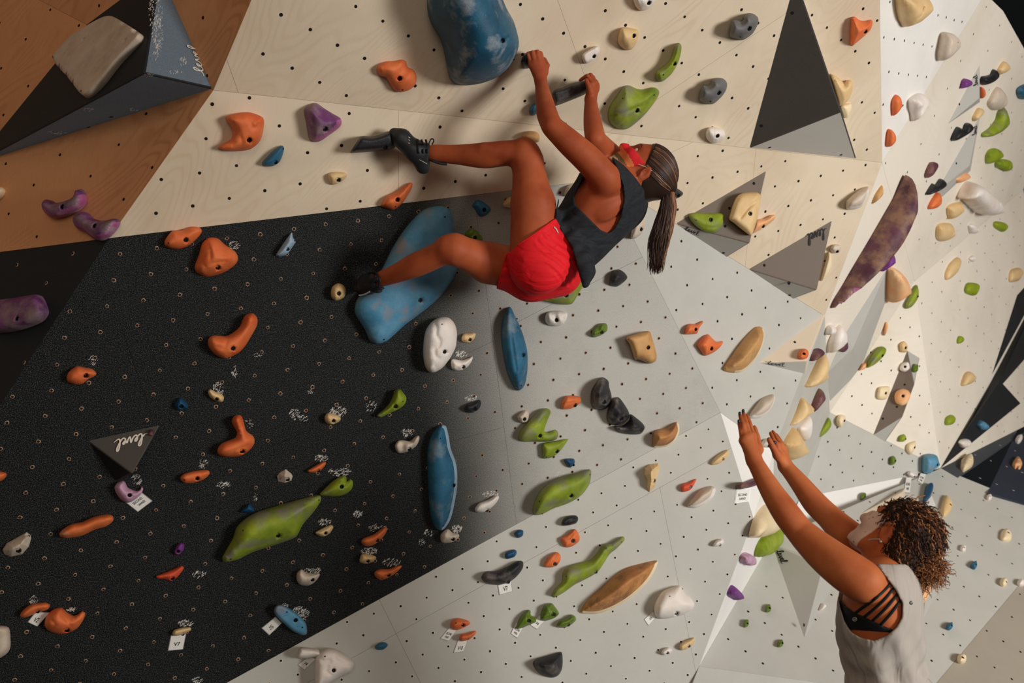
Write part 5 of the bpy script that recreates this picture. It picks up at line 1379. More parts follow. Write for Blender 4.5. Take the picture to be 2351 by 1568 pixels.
from mathutils.bvhtree import BVHTree
def bvh(WQ): return BVHTree.FromPolygons([Vector(v) for v in WQ[0]], [tuple(int(i) for i in q) for q in WQ[1]])
def drop(tree, px, py, lift=0.0, fallback=3.0):
    r = ray(px, py).normalized()
    loc, nor, idx, dist = tree.ray_cast(CAM, r)
    if loc is None: return CAM + ray(px, py) * fallback
    if nor.dot(r) > 0: nor = -nor
    return loc + nor * lift
def crv(pts, n):
    out = []
    for i in range(len(pts) - 1):
        p0, p1, p2, p3 = (Vector(pts[max(0, min(len(pts) - 1, i + k))]) for k in (-1, 0, 1, 2))
        for j in range(n):
            t = j / n
            out.append(0.5 * ((2 * p1) + (-p0 + p2) * t + (2 * p0 - 5 * p1 + 4 * p2 - p3) * t * t + (-p0 + 3 * p1 - 3 * p2 + p3) * t**3))
    out.append(Vector(pts[-1]))
    return out
class Tubes:
    def __init__(s): s.v, s.f, s.m = [], [], []
    def add(s, pts, r, n=5, mi=0, flat=None):
        """pts: Vectors, r: float or function of 0..1"""
        k0 = len(s.v)
        up = Vector((0.3, 0.2, 1)).normalized()
        for i, p in enumerate(pts):
            t = (pts[min(i + 1, len(pts) - 1)] - pts[max(i - 1, 0)])
            t = t.normalized() if t.length > 1e-9 else Vector((0, 0, 1))
            a = t.cross(up)
            a = a.normalized() if a.length > 1e-4 else t.orthogonal().normalized()
            b = t.cross(a)
            rr = r(i / max(1, len(pts) - 1)) if callable(r) else r
            for j in range(n):
                w_ = 2 * math.pi * j / n
                s.v.append(p + (a * math.cos(w_) + b * math.sin(w_)) * rr)
        for i in range(len(pts) - 1):
            for j in range(n):
                s.f.append((k0 + i * n + j, k0 + i * n + (j + 1) % n, k0 + (i + 1) * n + (j + 1) % n, k0 + (i + 1) * n + j)); s.m.append(mi)
        s.f.append(tuple(k0 + j for j in range(n - 1, -1, -1))); s.m.append(mi)
        s.f.append(tuple(k0 + (len(pts) - 1) * n + j for j in range(n))); s.m.append(mi)
    def build(s, name, mats, parent=None, **kw):
        c = s.v[0].copy()
        o = mesh_obj(name, [v - c for v in s.v], s.f, mats, Matrix.Translation(c), parent, smooth=True, **kw)
        o.data.polygons.foreach_set('material_index', s.m)
        return o

# materials for people
def skin_mat(name, c, c2):
    t = NT(name)
    n = t.noise(t.mapping(), 9, 4, 0.55)
    col = t.mix(t.ramp(n, [(0.35, 0.0), (0.7, 1.0)]), s2l(c), s2l(c2))
    t.bump(t.noise(t.mapping(), 260, 2), 0.10, 0.0008)
    t.b.inputs['Subsurface Weight'].default_value = 0.06
    t.b.inputs['Subsurface Radius'].default_value = (0.02, 0.008, 0.004)
    t.b.inputs['Specular IOR Level'].default_value = 0.22
    return t.done(col, 0.58)
def cloth_mat(name, c, rough=0.8, folds=0.0, rot=(0, 0, 0), sc=(6, 26, 26), sheen=0.0):
    t = NT(name)
    n = t.noise(t.mapping(), 6, 3)
    col = t.mix(t.math('MULTIPLY', n, 0.35), s2l(c), s2l(tuple(int(x * .72) for x in c)))
    f = t.noise(t.mapping(scale=sc, rot=rot), 1.0, 2, 0.4, 0.6)
    if folds: t.bump(f, folds, 0.02)
    t.b.inputs['Sheen Weight'].default_value = sheen
    return t.done(col, rough)
MAT['skin_a'] = skin_mat('tanned_skin', (172, 86, 50), (148, 66, 38))
MAT['skin_b'] = skin_mat('warm_skin', (196, 114, 68), (174, 88, 50))
MAT['shorts'] = cloth_mat('red_shorts_fabric', (238, 18, 34), 0.75, 0.5, (0.4, 0.9, 0.7), (5, 30, 30))
MAT['tank_black'] = cloth_mat('black_jersey', (32, 36, 42), 0.8, 0.6, (0.5, 0.6, 0.9), (6, 34, 34))
MAT['tank_grey'] = cloth_mat('grey_jersey', (182, 174, 166), 0.8, 0.8, (0.2, 0.15, 0.3), (20, 20, 3.5))
MAT['bra'] = cloth_mat('black_bra_fabric', (18, 20, 26), 0.7)
MAT['shoe_black'] = cloth_mat('black_shoe_rubber', (36, 38, 42), 0.5, 0.15)
MAT['shoe_grey'] = cloth_mat('grey_shoe_rubber', (84, 88, 92), 0.5, 0.1)
MAT['lace'] = plain('white_thread', (200, 196, 186), 0.8)
MAT['hair_dark'] = plain('dark_brown_hair', (44, 28, 22), 0.42)
MAT['hair_mid'] = plain('brown_hair', (84, 54, 38), 0.42)
MAT['hair_light'] = plain('light_brown_hair', (150, 104, 72), 0.45)
MAT['curl_dark'] = plain('dark_curl_hair', (46, 27, 18), 0.65)
MAT['curl_mid'] = plain('chestnut_curl_hair', (112, 66, 38), 0.6)
MAT['curl_light'] = plain('golden_curl_hair', (176, 118, 72), 0.6)
MAT['m_red'] = cloth_mat('red_mask_stripe', (228, 32, 44))
MAT['m_orange'] = cloth_mat('orange_mask_stripe', (236, 132, 76))
MAT['m_olive'] = cloth_mat('olive_mask_stripe', (120, 100, 70))
MAT['m_cream'] = cloth_mat('cream_mask_stripe', (206, 194, 146))
MAT['eye'] = plain('eye_white', (176, 160, 150), 0.3)
MAT['iris'] = plain('dark_iris', (38, 22, 16), 0.2)
MAT['brow'] = plain('brow_hair', (60, 36, 26), 0.7)
def dotty():
    t = NT('pink_dotted_cotton')
    vo = t.n('ShaderNodeTexVoronoi'); vo.inputs['Scale'].default_value = 95
    t.l(t.tc.outputs['Object'], vo.inputs['Vector'])
    d = t.ramp(vo.outputs['Distance'], [(0.14, 1.0), (0.2, 0.0)])
    g = t.ramp(t.noise(t.mapping(), 30, 1), [(0.5, 0.0), (0.52, 1.0)])
    return t.done(t.mix(t.math('MULTIPLY', d, g), s2l((232, 206, 190)), s2l((96, 60, 60))), 0.85)
MAT['m_dots'] = dotty()

def head(fl, c, Fd, Ud, sc=1.0):
    """adds skull, face, ears to field fl; frame axes given (right handed with z' = -depth flipped back here)"""
    Fd = np.array(Fd, float); Fd /= np.linalg.norm(Fd)
    Ud = np.array(Ud, float); Ud -= Fd * (Ud @ Fd); Ud /= np.linalg.norm(Ud)
    # field space is (right, up, forward): left-handed, so the person's left is F x U there
    Ld = np.cross(Fd, Ud)
    Q = lambda f, u, l: np.array(c) + (Fd * f + Ud * u + Ld * l) * sc
    A = [Fd, Ud, Ld]
    fl.ell(Q(-.012, .022, 0), A, (.098 * sc, .086 * sc, .074 * sc), 0.01)
    fl.ell(Q(.030, -.030, 0), A, (.064 * sc, .078 * sc, .060 * sc), 0.03)
    fl.cone(Q(.035, -.088, -.03), .022, Q(.074, -.102, 0), .019, 0.025)
    fl.cone(Q(.035, -.088, .03), .022, Q(.074, -.102, 0), .019, 0.025)
    fl.cone(Q(-.005, -.06, .050), .016, Q(.045, -.095, .030), .016, 0.02)
    fl.cone(Q(-.005, -.06, -.050), .016, Q(.045, -.095, -.030), .016, 0.02)
    fl.ell(Q(.072, .020, 0), A, (.022, .016, .045), 0.02)             # brow
    fl.cone(Q(.088, .004, 0), .007, Q(.112, -.034, 0), .010, 0.012)   # nose
    for s in (1, -1):
        fl.cone(Q(.100, -.036, .011 * s), .007, Q(.098, -.036, .012 * s), .007, 0.008)
        fl.ell(Q(.068, -.028, .036 * s), A, (.022, .018, .020), 0.02)  # cheek
        fl.ell(Q(.092, -.002, .031 * s), A, (.014, .010, .016), 0.010, sub=True)
        e = Q(-.010, -.020, .076 * s)
        ea = [Fd * .9 - Ud * .15 + Ld * .35 * s, Ud + Fd * -.2, Ld * s - Fd * .35]
        fl.ell(e, ea, (.019, .031, .008), 0.004)
        fl.ell(Q(-.004, -.018, .084 * s), ea, (.010, .018, .007), 0.004, sub=True)
    fl.cone(Q(.083, -.068, -.018), .006, Q(.092, -.066, 0), .007, 0.01)   # lips
    fl.cone(Q(.083, -.068, .018), .006, Q(.092, -.066, 0), .007, 0.01)
    return Q, Fd, Ud, Ld

def uvsphere(c, r, n=10):
    vs, fs = [], []
    for i in range(n + 1):
        th = math.pi * i / n
        for j in range(2 * n):
            ph = math.pi * j / n
            vs.append((c[0] + r * math.sin(th) * math.cos(ph), c[1] + r * math.sin(th) * math.sin(ph), c[2] + r * math.cos(th)))
    for i in range(n):
        for j in range(2 * n):
            fs.append((i * 2 * n + j, (i + 1) * 2 * n + j, (i + 1) * 2 * n + (j + 1) % (2 * n), i * 2 * n + (j + 1) % (2 * n)))
    return vs, fs
def eyes(Q, Fd, body, sc=1.0):
    for s in (1, -1):
        c = Q(.0775, -.002, .031 * s)
        p = fr(c); f = (fr(c + Fd) - p).normalized()
        vs, fs = uvsphere((0, 0, 0), .0112)
        o = mesh_obj('eye', vs, fs, MAT['eye'], Matrix.Translation(p), body, smooth=True)
        g = f.to_track_quat('Z', 'Y').to_matrix().to_4x4()
        vs, fs = [], []
        for r, z in ((0, .0116), (.0035, .0114), (.0068, .0096)):
            for j in range(12): vs.append((r * math.cos(j * math.pi / 6), r * math.sin(j * math.pi / 6), z))
        for k in range(2):
            for j in range(12): fs.append((k * 12 + j, (k + 1) * 12 + j, (k + 1) * 12 + (j + 1) % 12, k * 12 + (j + 1) % 12))
        mesh_obj('iris', vs, fs, MAT['iris'], Matrix.Translation(p) @ g, o, smooth=True)
        t = Tubes()
        br = [fr(Q(.092 - .010 * abs(x) ** 1.6, .019 + .006 * math.sin(x * 3.1 + .3), (.018 + .034 * x) * s)) for x in (0, .25, .5, .75, 1)]
        t.add(crv(br, 4), lambda u: .0034 * (1 - .6 * u))
        t.build('eyebrow', MAT['brow'], body)

def hand(fl, wrist, mcp, pip, tips, thumb, rad=0.0085, palm_r=.018, k=.006):
    """mcp/pip/tips: four points each (index..little), thumb: three points"""
    for i in range(4):
        fl.cone(wrist, palm_r, mcp[i], .0112, 0.010)
    for i in range(3): fl.cone(mcp[i], .0105, mcp[i + 1], .0105, 0.008)
    L = (1.0, 1.04, 1.0, .86)
    for i in range(4):
        r = rad * L[i]
        fl.cone(mcp[i], r * 1.12, pip[i], r, 0.003)
        m = pip[i] * .45 + tips[i] * .55
        fl.cone(pip[i], r, m, r * .92, 0.001)
        fl.cone(m, r * .92, tips[i], r * .78, 0.001)
    fl.cone(wrist, palm_r * .85, thumb[0], .014, 0.012)
    fl.cone(thumb[0], .0135, thumb[1], .0105, 0.008)
    fl.cone(thumb[1], .0105, thumb[2], .0085, 0.004)

# ---------------- climber
def climber():
    h = 0.0043
    fl = Field((-.62, .10, 3.36), (.66, 1.19, 3.97), h)
    T, Pv, Up = fl.copy(), fl.copy(), fl
    spine = np.array([.69, .72, 0.02]); spine /= np.linalg.norm(spine)
    back = np.array([.72 * .72, -.69 * .72, -.69]); back /= np.linalg.norm(back)
    lat = np.cross(spine, back); lat /= np.linalg.norm(lat)          # one side to side axis
    if lat[2] > 0: lat = -lat                                          # towards the camera: her left
    # torso
    ch = C3(1388, 470, 3.72); wa = C3(1318, 556, 3.70); pe = C3(1262, 603, 3.70)
    T.ell(ch, [spine, back, lat], (.150, .105, .135), .02)
    T.ell(C3(1412, 440, 3.72), [spine, back, lat], (.085, .085, .165), .05)
    T.ell(C3(1352, 512, 3.71), [spine, back, lat], (.13, .090, .120), .05)
    T.ell(wa, [spine, back, lat], (.12, .085, .112), .05)
    T.ell(C3(1302, 430, 3.74), [spine, back, lat], (.05, .05, .05), .05) if False else None
    # shoulder blade and back muscles
    T.ell(C3(1404, 478, 3.60), [spine + lat * .3, back, lat], (.060, .026, .036), .016)
    T.cone(C3(1425, 440, 3.615), .018, C3(1395, 425, 3.56), .022, .02)
    T.cone(C3(1382, 425, 3.58), .040, C3(1345, 500, 3.62), .030, .05)
    T.cone(C3(1440, 425, 3.68), .045, C3(1400, 410, 3.58), .040, .04)
    Pv.ell(pe, [spine, back, lat], (.105, .105, .150), .03)
    # legs: near (left) raised, far (right) bent below
    hipL, knL, anL = C3(1228, 588, 3.58), C3(1208, 350, 3.60), C3(992, 352, 3.69)
    hipR, knR, anR = C3(1212, 622, 3.76), C3(1030, 572, 3.58), C3(874, 641, 3.735)
    Pv.ell(C3(1240, 612, 3.58), [spine, back, lat], (.098, .100, .075), .04)     # buttocks
    Pv.ell(C3(1228, 632, 3.72), [spine, back, lat], (.098, .088, .080), .04)
    Pv.cone(hipL, .092, C3(1224, 470, 3.59), .078, .03)
    Pv.cone(C3(1224, 470, 3.59), .078, knL + np.array([.004, -.03, 0]), .053, .02)
    Pv.cone(hipR, .088, C3(1120, 603, 3.67), .074, .03)
    Pv.cone(C3(1120, 603, 3.67), .074, knR + np.array([.02, 0, 0]), .052, .02)
    L = Up
    L.cone(knL + np.array([.004, -.03, 0]), .052, knL + np.array([-.012, .008, 0]), .046, .01)
    L.ell(knL + np.array([-.002, .012, -.012]), np.eye(3), (.036, .034, .036), .02)
    L.limb([knL, C3(1160, 352, 3.615), C3(1110, 357, 3.635), C3(1050, 355, 3.665), anL], [.045, .043, .044, .034, .030], .008)
    L.cone(knL + np.array([-.03, -.02, -.025]), .018, C3(1110, 340, 3.605), .012, .025)
    L.cone(knR + np.array([.02, 0, 0]), .052, knR + np.array([-.008, .002, 0]), .045, .01)
    L.limb([knR, C3(992, 592, 3.61), C3(955, 608, 3.64), C3(912, 627, 3.685), anR], [.044, .042, .042, .033, .027], .008)
    # arms
    shL, elL, wrL = C3(1388, 408, 3.545), C3(1267, 290, 3.50), C3(1242, 190, 3.67)
    shR, elR, wrR = C3(1428, 392, 3.86), C3(1366, 318, 3.63), C3(1356, 228, 3.775)
    L.ell(shL, [spine, back, lat], (.050, .048, .050), .045)
    L.limb([shL, C3(1352, 368, 3.525), C3(1308, 328, 3.505), elL], [.050, .048, .043, .035], .010)
    L.limb([elL, C3(1256, 262, 3.54), C3(1249, 228, 3.60), wrL], [.034, .035, .029, .0205], .008)
    L.ell(shR, [spine, back, lat], (.052, .05, .052), .04)
    L.limb([shR, C3(1404, 362, 3.78), C3(1382, 338, 3.70), elR], [.048, .045, .039, .033], .010)
    L.limb([elR, C3(1362, 292, 3.675), C3(1358, 258, 3.73), wrR], [.033, .033, .027, .0195], .008)
    hand(L, wrL, [C3(1247, 147, 3.69), C3(1238, 143, 3.675), C3(1228, 144, 3.675), C3(1219, 149, 3.68)], [C3(1241, 122, 3.685), C3(1234, 119, 3.67), C3(1223, 121, 3.67), C3(1213, 126, 3.675)],
         [C3(1231, 125, 3.735), C3(1221, 122, 3.735), C3(1211, 123, 3.735), C3(1205, 127, 3.73)], [C3(1250, 166, 3.70), C3(1256, 150, 3.715), C3(1250, 136, 3.74)], rad=.0088)
    hand(L, wrR, [C3(1359, 192, 3.755), C3(1366, 190, 3.765), C3(1369, 196, 3.78), C3(1369, 205, 3.79)], [C3(1348, 174, 3.76), C3(1356, 172, 3.775), C3(1361, 177, 3.80), C3(1364, 186, 3.82)],
         [C3(1332, 184, 3.79), C3(1337, 180, 3.81), C3(1345, 181, 3.84), C3(1352, 187, 3.85)], [C3(1355, 211, 3.755), C3(1352, 199, 3.74), C3(1346, 184, 3.735)], rad=.0088)
    # head and neck
    Hc = C3(1480, 391, 3.70)
    Hf = fl.copy()
    Q, Fd, Ud, Ld = head(Hf, Hc, (-.45, .87, -.12), (.88, .45, 0))
    face = Hf.F.copy()
    Hf.cone(Q(-.02, -.05, 0), .050, C3(1432, 424, 3.70), .056, .03)
    Hf.cone(C3(1440, 425, 3.70), .05, ch, .08, .03)
    torso = T.F.copy(); pel = Pv.F.copy()
    body = T.copy(); body.F = T.F.copy()
    body.join(Pv, .03); legs = L.F.copy(); body.join(L, .028); body.join(Hf, .018)
    org = to_world(pe)
    root, WQ = field_obj('person', body, MAT['skin_a'], origin=org, it=2, label='climber in red shorts and black tank top hanging from the overhang by both hands', category='person')
    tree = bvh(WQ)
    # shorts
    near = 0.0
    S = Pv.copy(); S.F = Pv.F.copy(); 
    S2 = T.copy(); S2.F = T.F.copy(); S.join(S2, .03)
    reg = S.prism([(1276, 500), (1184, 566), (1174, 578), (1163, 580), (1139, 664), (1120, 740), (1345, 740), (1350, 640), (1326, 600), (1312, 552), (1290, 528)])
    X, Y, Z_ = np.meshgrid(*S.ax, indexing='ij', sparse=True)
    wr = 0.0022 * np.sin((X * .69 + Y * .72) * 260 + np.sin((X * .72 - Y * .69) * 30) * 2.0)
    sh, WS = field_obj('shorts', S, MAT['shorts'], root, 1, F=np.maximum(S.F - .010 + wr * np.clip((S.prism([(1290, 520), (1330, 590), (1300, 650), (1240, 560)]) < .02), 0, 1), reg))
    ts = bvh(WS)
    t = Tubes()
    t.add([drop(ts, *p, .002) for p in ((1271, 521), (1276, 526), (1280, 535))], .0032, 4)
    t.build('logo', MAT['lace'], sh)
    t = Tubes()
    t.add(crv([drop(ts, *p, .001) for p in ((1274, 504), (1250, 521), (1225, 539), (1204, 553), (1188, 564))], 5), .0022)
    t.add(crv([drop(ts, *p, .001) for p in ((1164, 583), (1156, 610), (1148, 635), (1142, 658))], 5), .0022)
    t.build('hem', MAT['shorts'], sh)
    # tank top
    K = T.copy(); K.F = T.F.copy(); K.join(S2, .02)
    PP = Pv.copy(); PP.F = Pv.F.copy(); K.join(PP, .03)
    K.cone(C3(1338, 596, 3.60), .034, C3(1345, 622, 3.585), .022, .03)
    K.cone(C3(1345, 622, 3.585), .022, C3(1343, 650, 3.58), .008, .02)
    K.cone(C3(1312, 560, 3.60), .03, C3(1335, 612, 3.585), .02, .02)
    KK = K.copy(); KK.F = K.F.copy()
    neckcut = K.half(C3(1447, 425, 3.70), spine)
    hem = K.prism([(1276, 503), (1277, 480), (1284, 445), (1300, 412), (1330, 380), (1560, 300), (1560, 560), (1352, 668), (1338, 660), (1330, 632), (1322, 600), (1312, 566), (1292, 536)])
    arm = K.prism([(1341, 405), (1318, 450), (1321, 470), (1333, 482), (1358, 507), (1379, 528), (1397, 536), (1411, 525), (1425, 497), (1433, 458), (1431, 428), (1420, 396), (1390, 330), (1300, 360)])
    arm = np.maximum(arm, K.half(C3(1390, 450, 3.735), (0, 0, 1)))
    KF = np.maximum(K.F - .009 + 0.003 * np.sin((X * .72 - Y * .69) * 150 + Z_ * 20 + np.sin((X * .69 + Y * .72) * 22)) * np.clip((1400 - (X / Z_ * FX + CX)) / 120, 0, 1) , hem)
    KF = np.maximum(KF, -arm)
    KF = np.maximum(KF, neckcut - .012)
    fs = K.copy(); fs.ell(shR, [spine, back, lat], (.085, .075, .085), .0)
    KF = np.maximum(KF, -fs.F)
    tk, WK = field_obj('tank_top', K, MAT['tank_black'], root, 1, F=KF)
    # mask
    M_ = Hf.copy(); M_.F = face
    p = lambda f, u, l: Q(f, u, l)
    mk = M_.F - .006
    mk = np.maximum(mk, M_.half(Q(.115, -.012, 0), Ud * 1.0 + Fd * .10))
    mk = np.maximum(mk, -M_.half(Q(.05, -.118, 0), Ud))
    mk = np.maximum(mk, -M_.half(Q(.036, -.06, 0), Fd + Ud * .25))
    def mfn(c):
        u = (c - np.array(Hc)) @ Ud
        return np.select([u > -.040, u > -.062, u > -.078, u > -.1], [0, 1, 2, 3], 3)
    mo, _ = field_obj('face_mask', M_, [MAT['m_red'], MAT['m_orange'], MAT['m_olive'], MAT['m_cream']], root, 1, F=mk, matfn=mfn)
    t = Tubes()
    for s in (1,):
        ear_top = fr(Q(-.018, .012, .080 * s)); ear_bot = fr(Q(-.018, -.052, .078 * s))
        t.add(crv([fr(Q(.040, -.032, .066 * s)), fr(Q(.010, -.006, .080 * s)), fr(Q(-.012, .008, .080 * s))], 5), .0014)
        t.add(crv([fr(Q(.034, -.085, .058 * s)), fr(Q(.005, -.064, .072 * s)), fr(Q(-.012, -.050, .078 * s))], 5), .0014)
    t.build('ear_loop', MAT['lace'], mo)
    eyes(Q, Fd, root)
    # hair
    Hh = Hf.copy()
    Hh.ell(Q(-.016, .026, 0), [Fd, Ud, Ld], (.104, .091, .080), .0)
    Hh.ell(Q(-.05, -.035, 0), [Fd, Ud, Ld], (.060, .055, .058), .03)
    Hh.cone(Q(-.085, .03, .0), .040, Q(-.105, .055, .0), .022, .03)
    hl = Hh.half(Q(.024, .0, 0), Fd - Ud * .72)
    hl2 = Hh.half(Q(-.028, -.03, 0), Fd - Ud * .1)
    hc = np.maximum(Hh.F, hl)
    hc = np.maximum(hc, np.minimum(hl2, Hh.half(Q(0, -.005, 0), Ud) * 1.0 + 1e9 * 0 - 0) if False else hl)
    ear = Hf.copy()
    for s in (1, -1): ear.ell(Q(-.004, -.022, .086 * s), [Fd, Ud, Ld], (.030, .038, .030), .0)
    hc = np.maximum(hc, -ear.F)
    hair, WH = field_obj('hair', Hh, MAT['hair_dark'], root, 2, F=hc)
    rnd = random.Random(3)
    t = Tubes()
    tie = np.array([-.108, .058, 0])
    for i in range(260):
        a = rnd.uniform(-1, 1)            # over the top (a=0) to the sides
        s = 1 if rnd.random() < .8 else -1
        th = rnd.random()
        st = np.array([.024 + .72 * (.085 * (1 - th) - .02 * th), .085 * (1 - th) - .02 * th, s * (.012 + .075 * math.sqrt(max(0, 1 - (1 - th) ** 2)))])
        pts = []
        for q in range(9):
            u = q / 8
            m = st * (1 - u) + tie * u + np.array([0, 0, 0])
            d = m - np.array([-.016, .026, 0])
            rr = np.sqrt((d[0] / .104)**2 + (d[1] / .091)**2 + (d[2] / .080)**2) + 1e-6
            e = np.array([-.016, .026, 0]) + d / rr * (1.012 + .01 * rnd.random())
            w_ = max(0, (u - .82) / .18)
            e = e * (1 - w_) + tie * w_
            pts.append(fr(Q(*e)))
        t.add(crv(pts, 2), .0011 + .0006 * rnd.random(), 4, rnd.choice((0, 0, 0, 1, 1, 2)) if rnd.random() < .8 else 0)
    t.build('hair_strands', [MAT['hair_dark'], MAT['hair_mid'], MAT['hair_light']], hair, kind='stuff')
    tp = Q(*tie)
    vs, fs = uvsphere((0, 0, 0), .017, 8)
    mesh_obj('hair_tie', vs, fs, MAT['bra'], Matrix.Translation(fr(tp)), hair, smooth=True)
    t = Tubes()
    axis = [tp, C3(1535, 440, 3.70), C3(1533, 475, 3.70), C3(1522, 520, 3.70), C3(1512, 560, 3.70), C3(1506, 600, 3.70)]
    wdt = [.008, .020, .030, .038, .036, .022]
    for i in range(420):
        an = rnd.random() * 6.283; rr = math.sqrt(rnd.random())
        pts = []
        for q, (c, w_) in enumerate(zip(axis, wdt)):
            j = rnd.gauss(0, .0022) * q * .6
            tip = 1 if q < 5 else rnd.uniform(.8, 1.3)
            pts.append(fr(c + np.array([math.cos(an + .15 * q) * rr * w_ + j, (rnd.uniform(-.05, .012) if q == 5 else 0), math.sin(an + .15 * q) * rr * w_ * .8])))
        mi = (2 if math.cos(an) > .1 and rnd.random() < .42 else (1 if rnd.random() < .5 else 0))
        t.add(crv(pts, 3), lambda u, b=rnd.uniform(.0010, .0019): b * (1 - .6 * u ** 3), 4, mi)
    t.build('ponytail', [MAT['hair_dark'], MAT['hair_mid'], MAT['hair_light']], hair)
    # shoes
    def shoe(a, straps, cut=None, label=None):
        S3 = fl.copy()
        for q in a: S3.cone(q[0], q[1], q[2], q[3], q[4] if len(q) > 4 else .02)
        FF = S3.F
        if cut is not None: FF = np.maximum(FF, S3.half(*cut))
        so, WW = field_obj('climbing_shoe', S3, MAT['shoe_black'], root, 2, F=FF)
        return so, bvh(WW)
    an, ml, bl, to_, he = anL, C3(952, 345, 3.675), C3(922, 317, 3.665), C3(905, 306, 3.67), C3(972, 380, 3.70)
    so, tr = shoe([(an + np.array([-.012, -.004, 0]), .036, ml, .036), (ml, .034, bl, .031), (bl, .031, to_, .020), (an, .032, he, .026), (he, .027, ml, .030), (ml + np.array([0, -.01, 0]), .026, bl + np.array([0, -.006, 0]), .025)],
                  0, (C3(987, 345, 3.69), (1, -.05, 0)))
    t = Tubes()
    for x in (958, 968, 978): t.add(crv([drop(tr, x, 322, .003), drop(tr, x + 1, 332, .003), drop(tr, x + 2, 345, .003), drop(tr, x + 4, 352, .003)], 4), .0042, 4)
    t.add(crv([fr(C3(984, 331, 3.665)), fr(C3(990, 319, 3.665)), fr(C3(996, 322, 3.665)), fr(C3(992, 332, 3.665))], 5), .0025)
    t.add(crv([fr(C3(990, 368, 3.66)), fr(C3(1010, 375, 3.665)), fr(C3(1026, 377, 3.67))], 5), .0055)
    t.build('strap', MAT['bra'], so)
    t = Tubes()
    for y in (315, 321, 328): t.add([drop(tr, 937, y, .002), drop(tr, 941, y + 2, .002)], .0016, 4)
    t.add([drop(tr, 962, 366, .0015), drop(tr, 970, 370, .0015), drop(tr, 980, 376, .0015)], .0012, 4)
    t.build('stitching', MAT['lace'], so)
    he2, ml2, to2 = C3(866, 652, 3.75), C3(845, 652, 3.80), C3(826, 658, 3.85)
    so, tr = shoe([(anR + np.array([-.018, -.002, .01]), .034, ml2, .036), (ml2, .036, to2, .026), (anR + np.array([-.012, -.02, .01]), .030, he2, .026), (he2, .026, ml2, .032)], 0,
                  (C3(868, 640, 3.74), (.93, .2, -.25)))
    t = Tubes()
    t.add(crv([drop(tr, 848, 628, .003, 3.74), fr(C3(862, 626, 3.71)), fr(C3(868, 634, 3.695)), fr(C3(872, 645, 3.695)), fr(C3(868, 660, 3.71)), drop(tr, 858, 666, .003, 3.73)], 5), .0048)
    t.add(crv([fr(C3(852, 646, 3.705)), fr(C3(860, 642, 3.695)), fr(C3(868, 639, 3.69))], 5), .0085, 6)
    t.add(crv([fr(C3(866, 664, 3.70)), fr(C3(874, 663, 3.695)), fr(C3(881, 661, 3.70))], 5), .0048)
    t.build('strap', MAT['bra'], so)
    t = Tubes()
    t.add(crv([drop(tr, 824, 678, .002, 3.8), drop(tr, 836, 676, .002, 3.78), drop(tr, 850, 668, .002, 3.76)], 4), .003)
    t.build('rubber_edge', MAT['lace'], so)
    return root

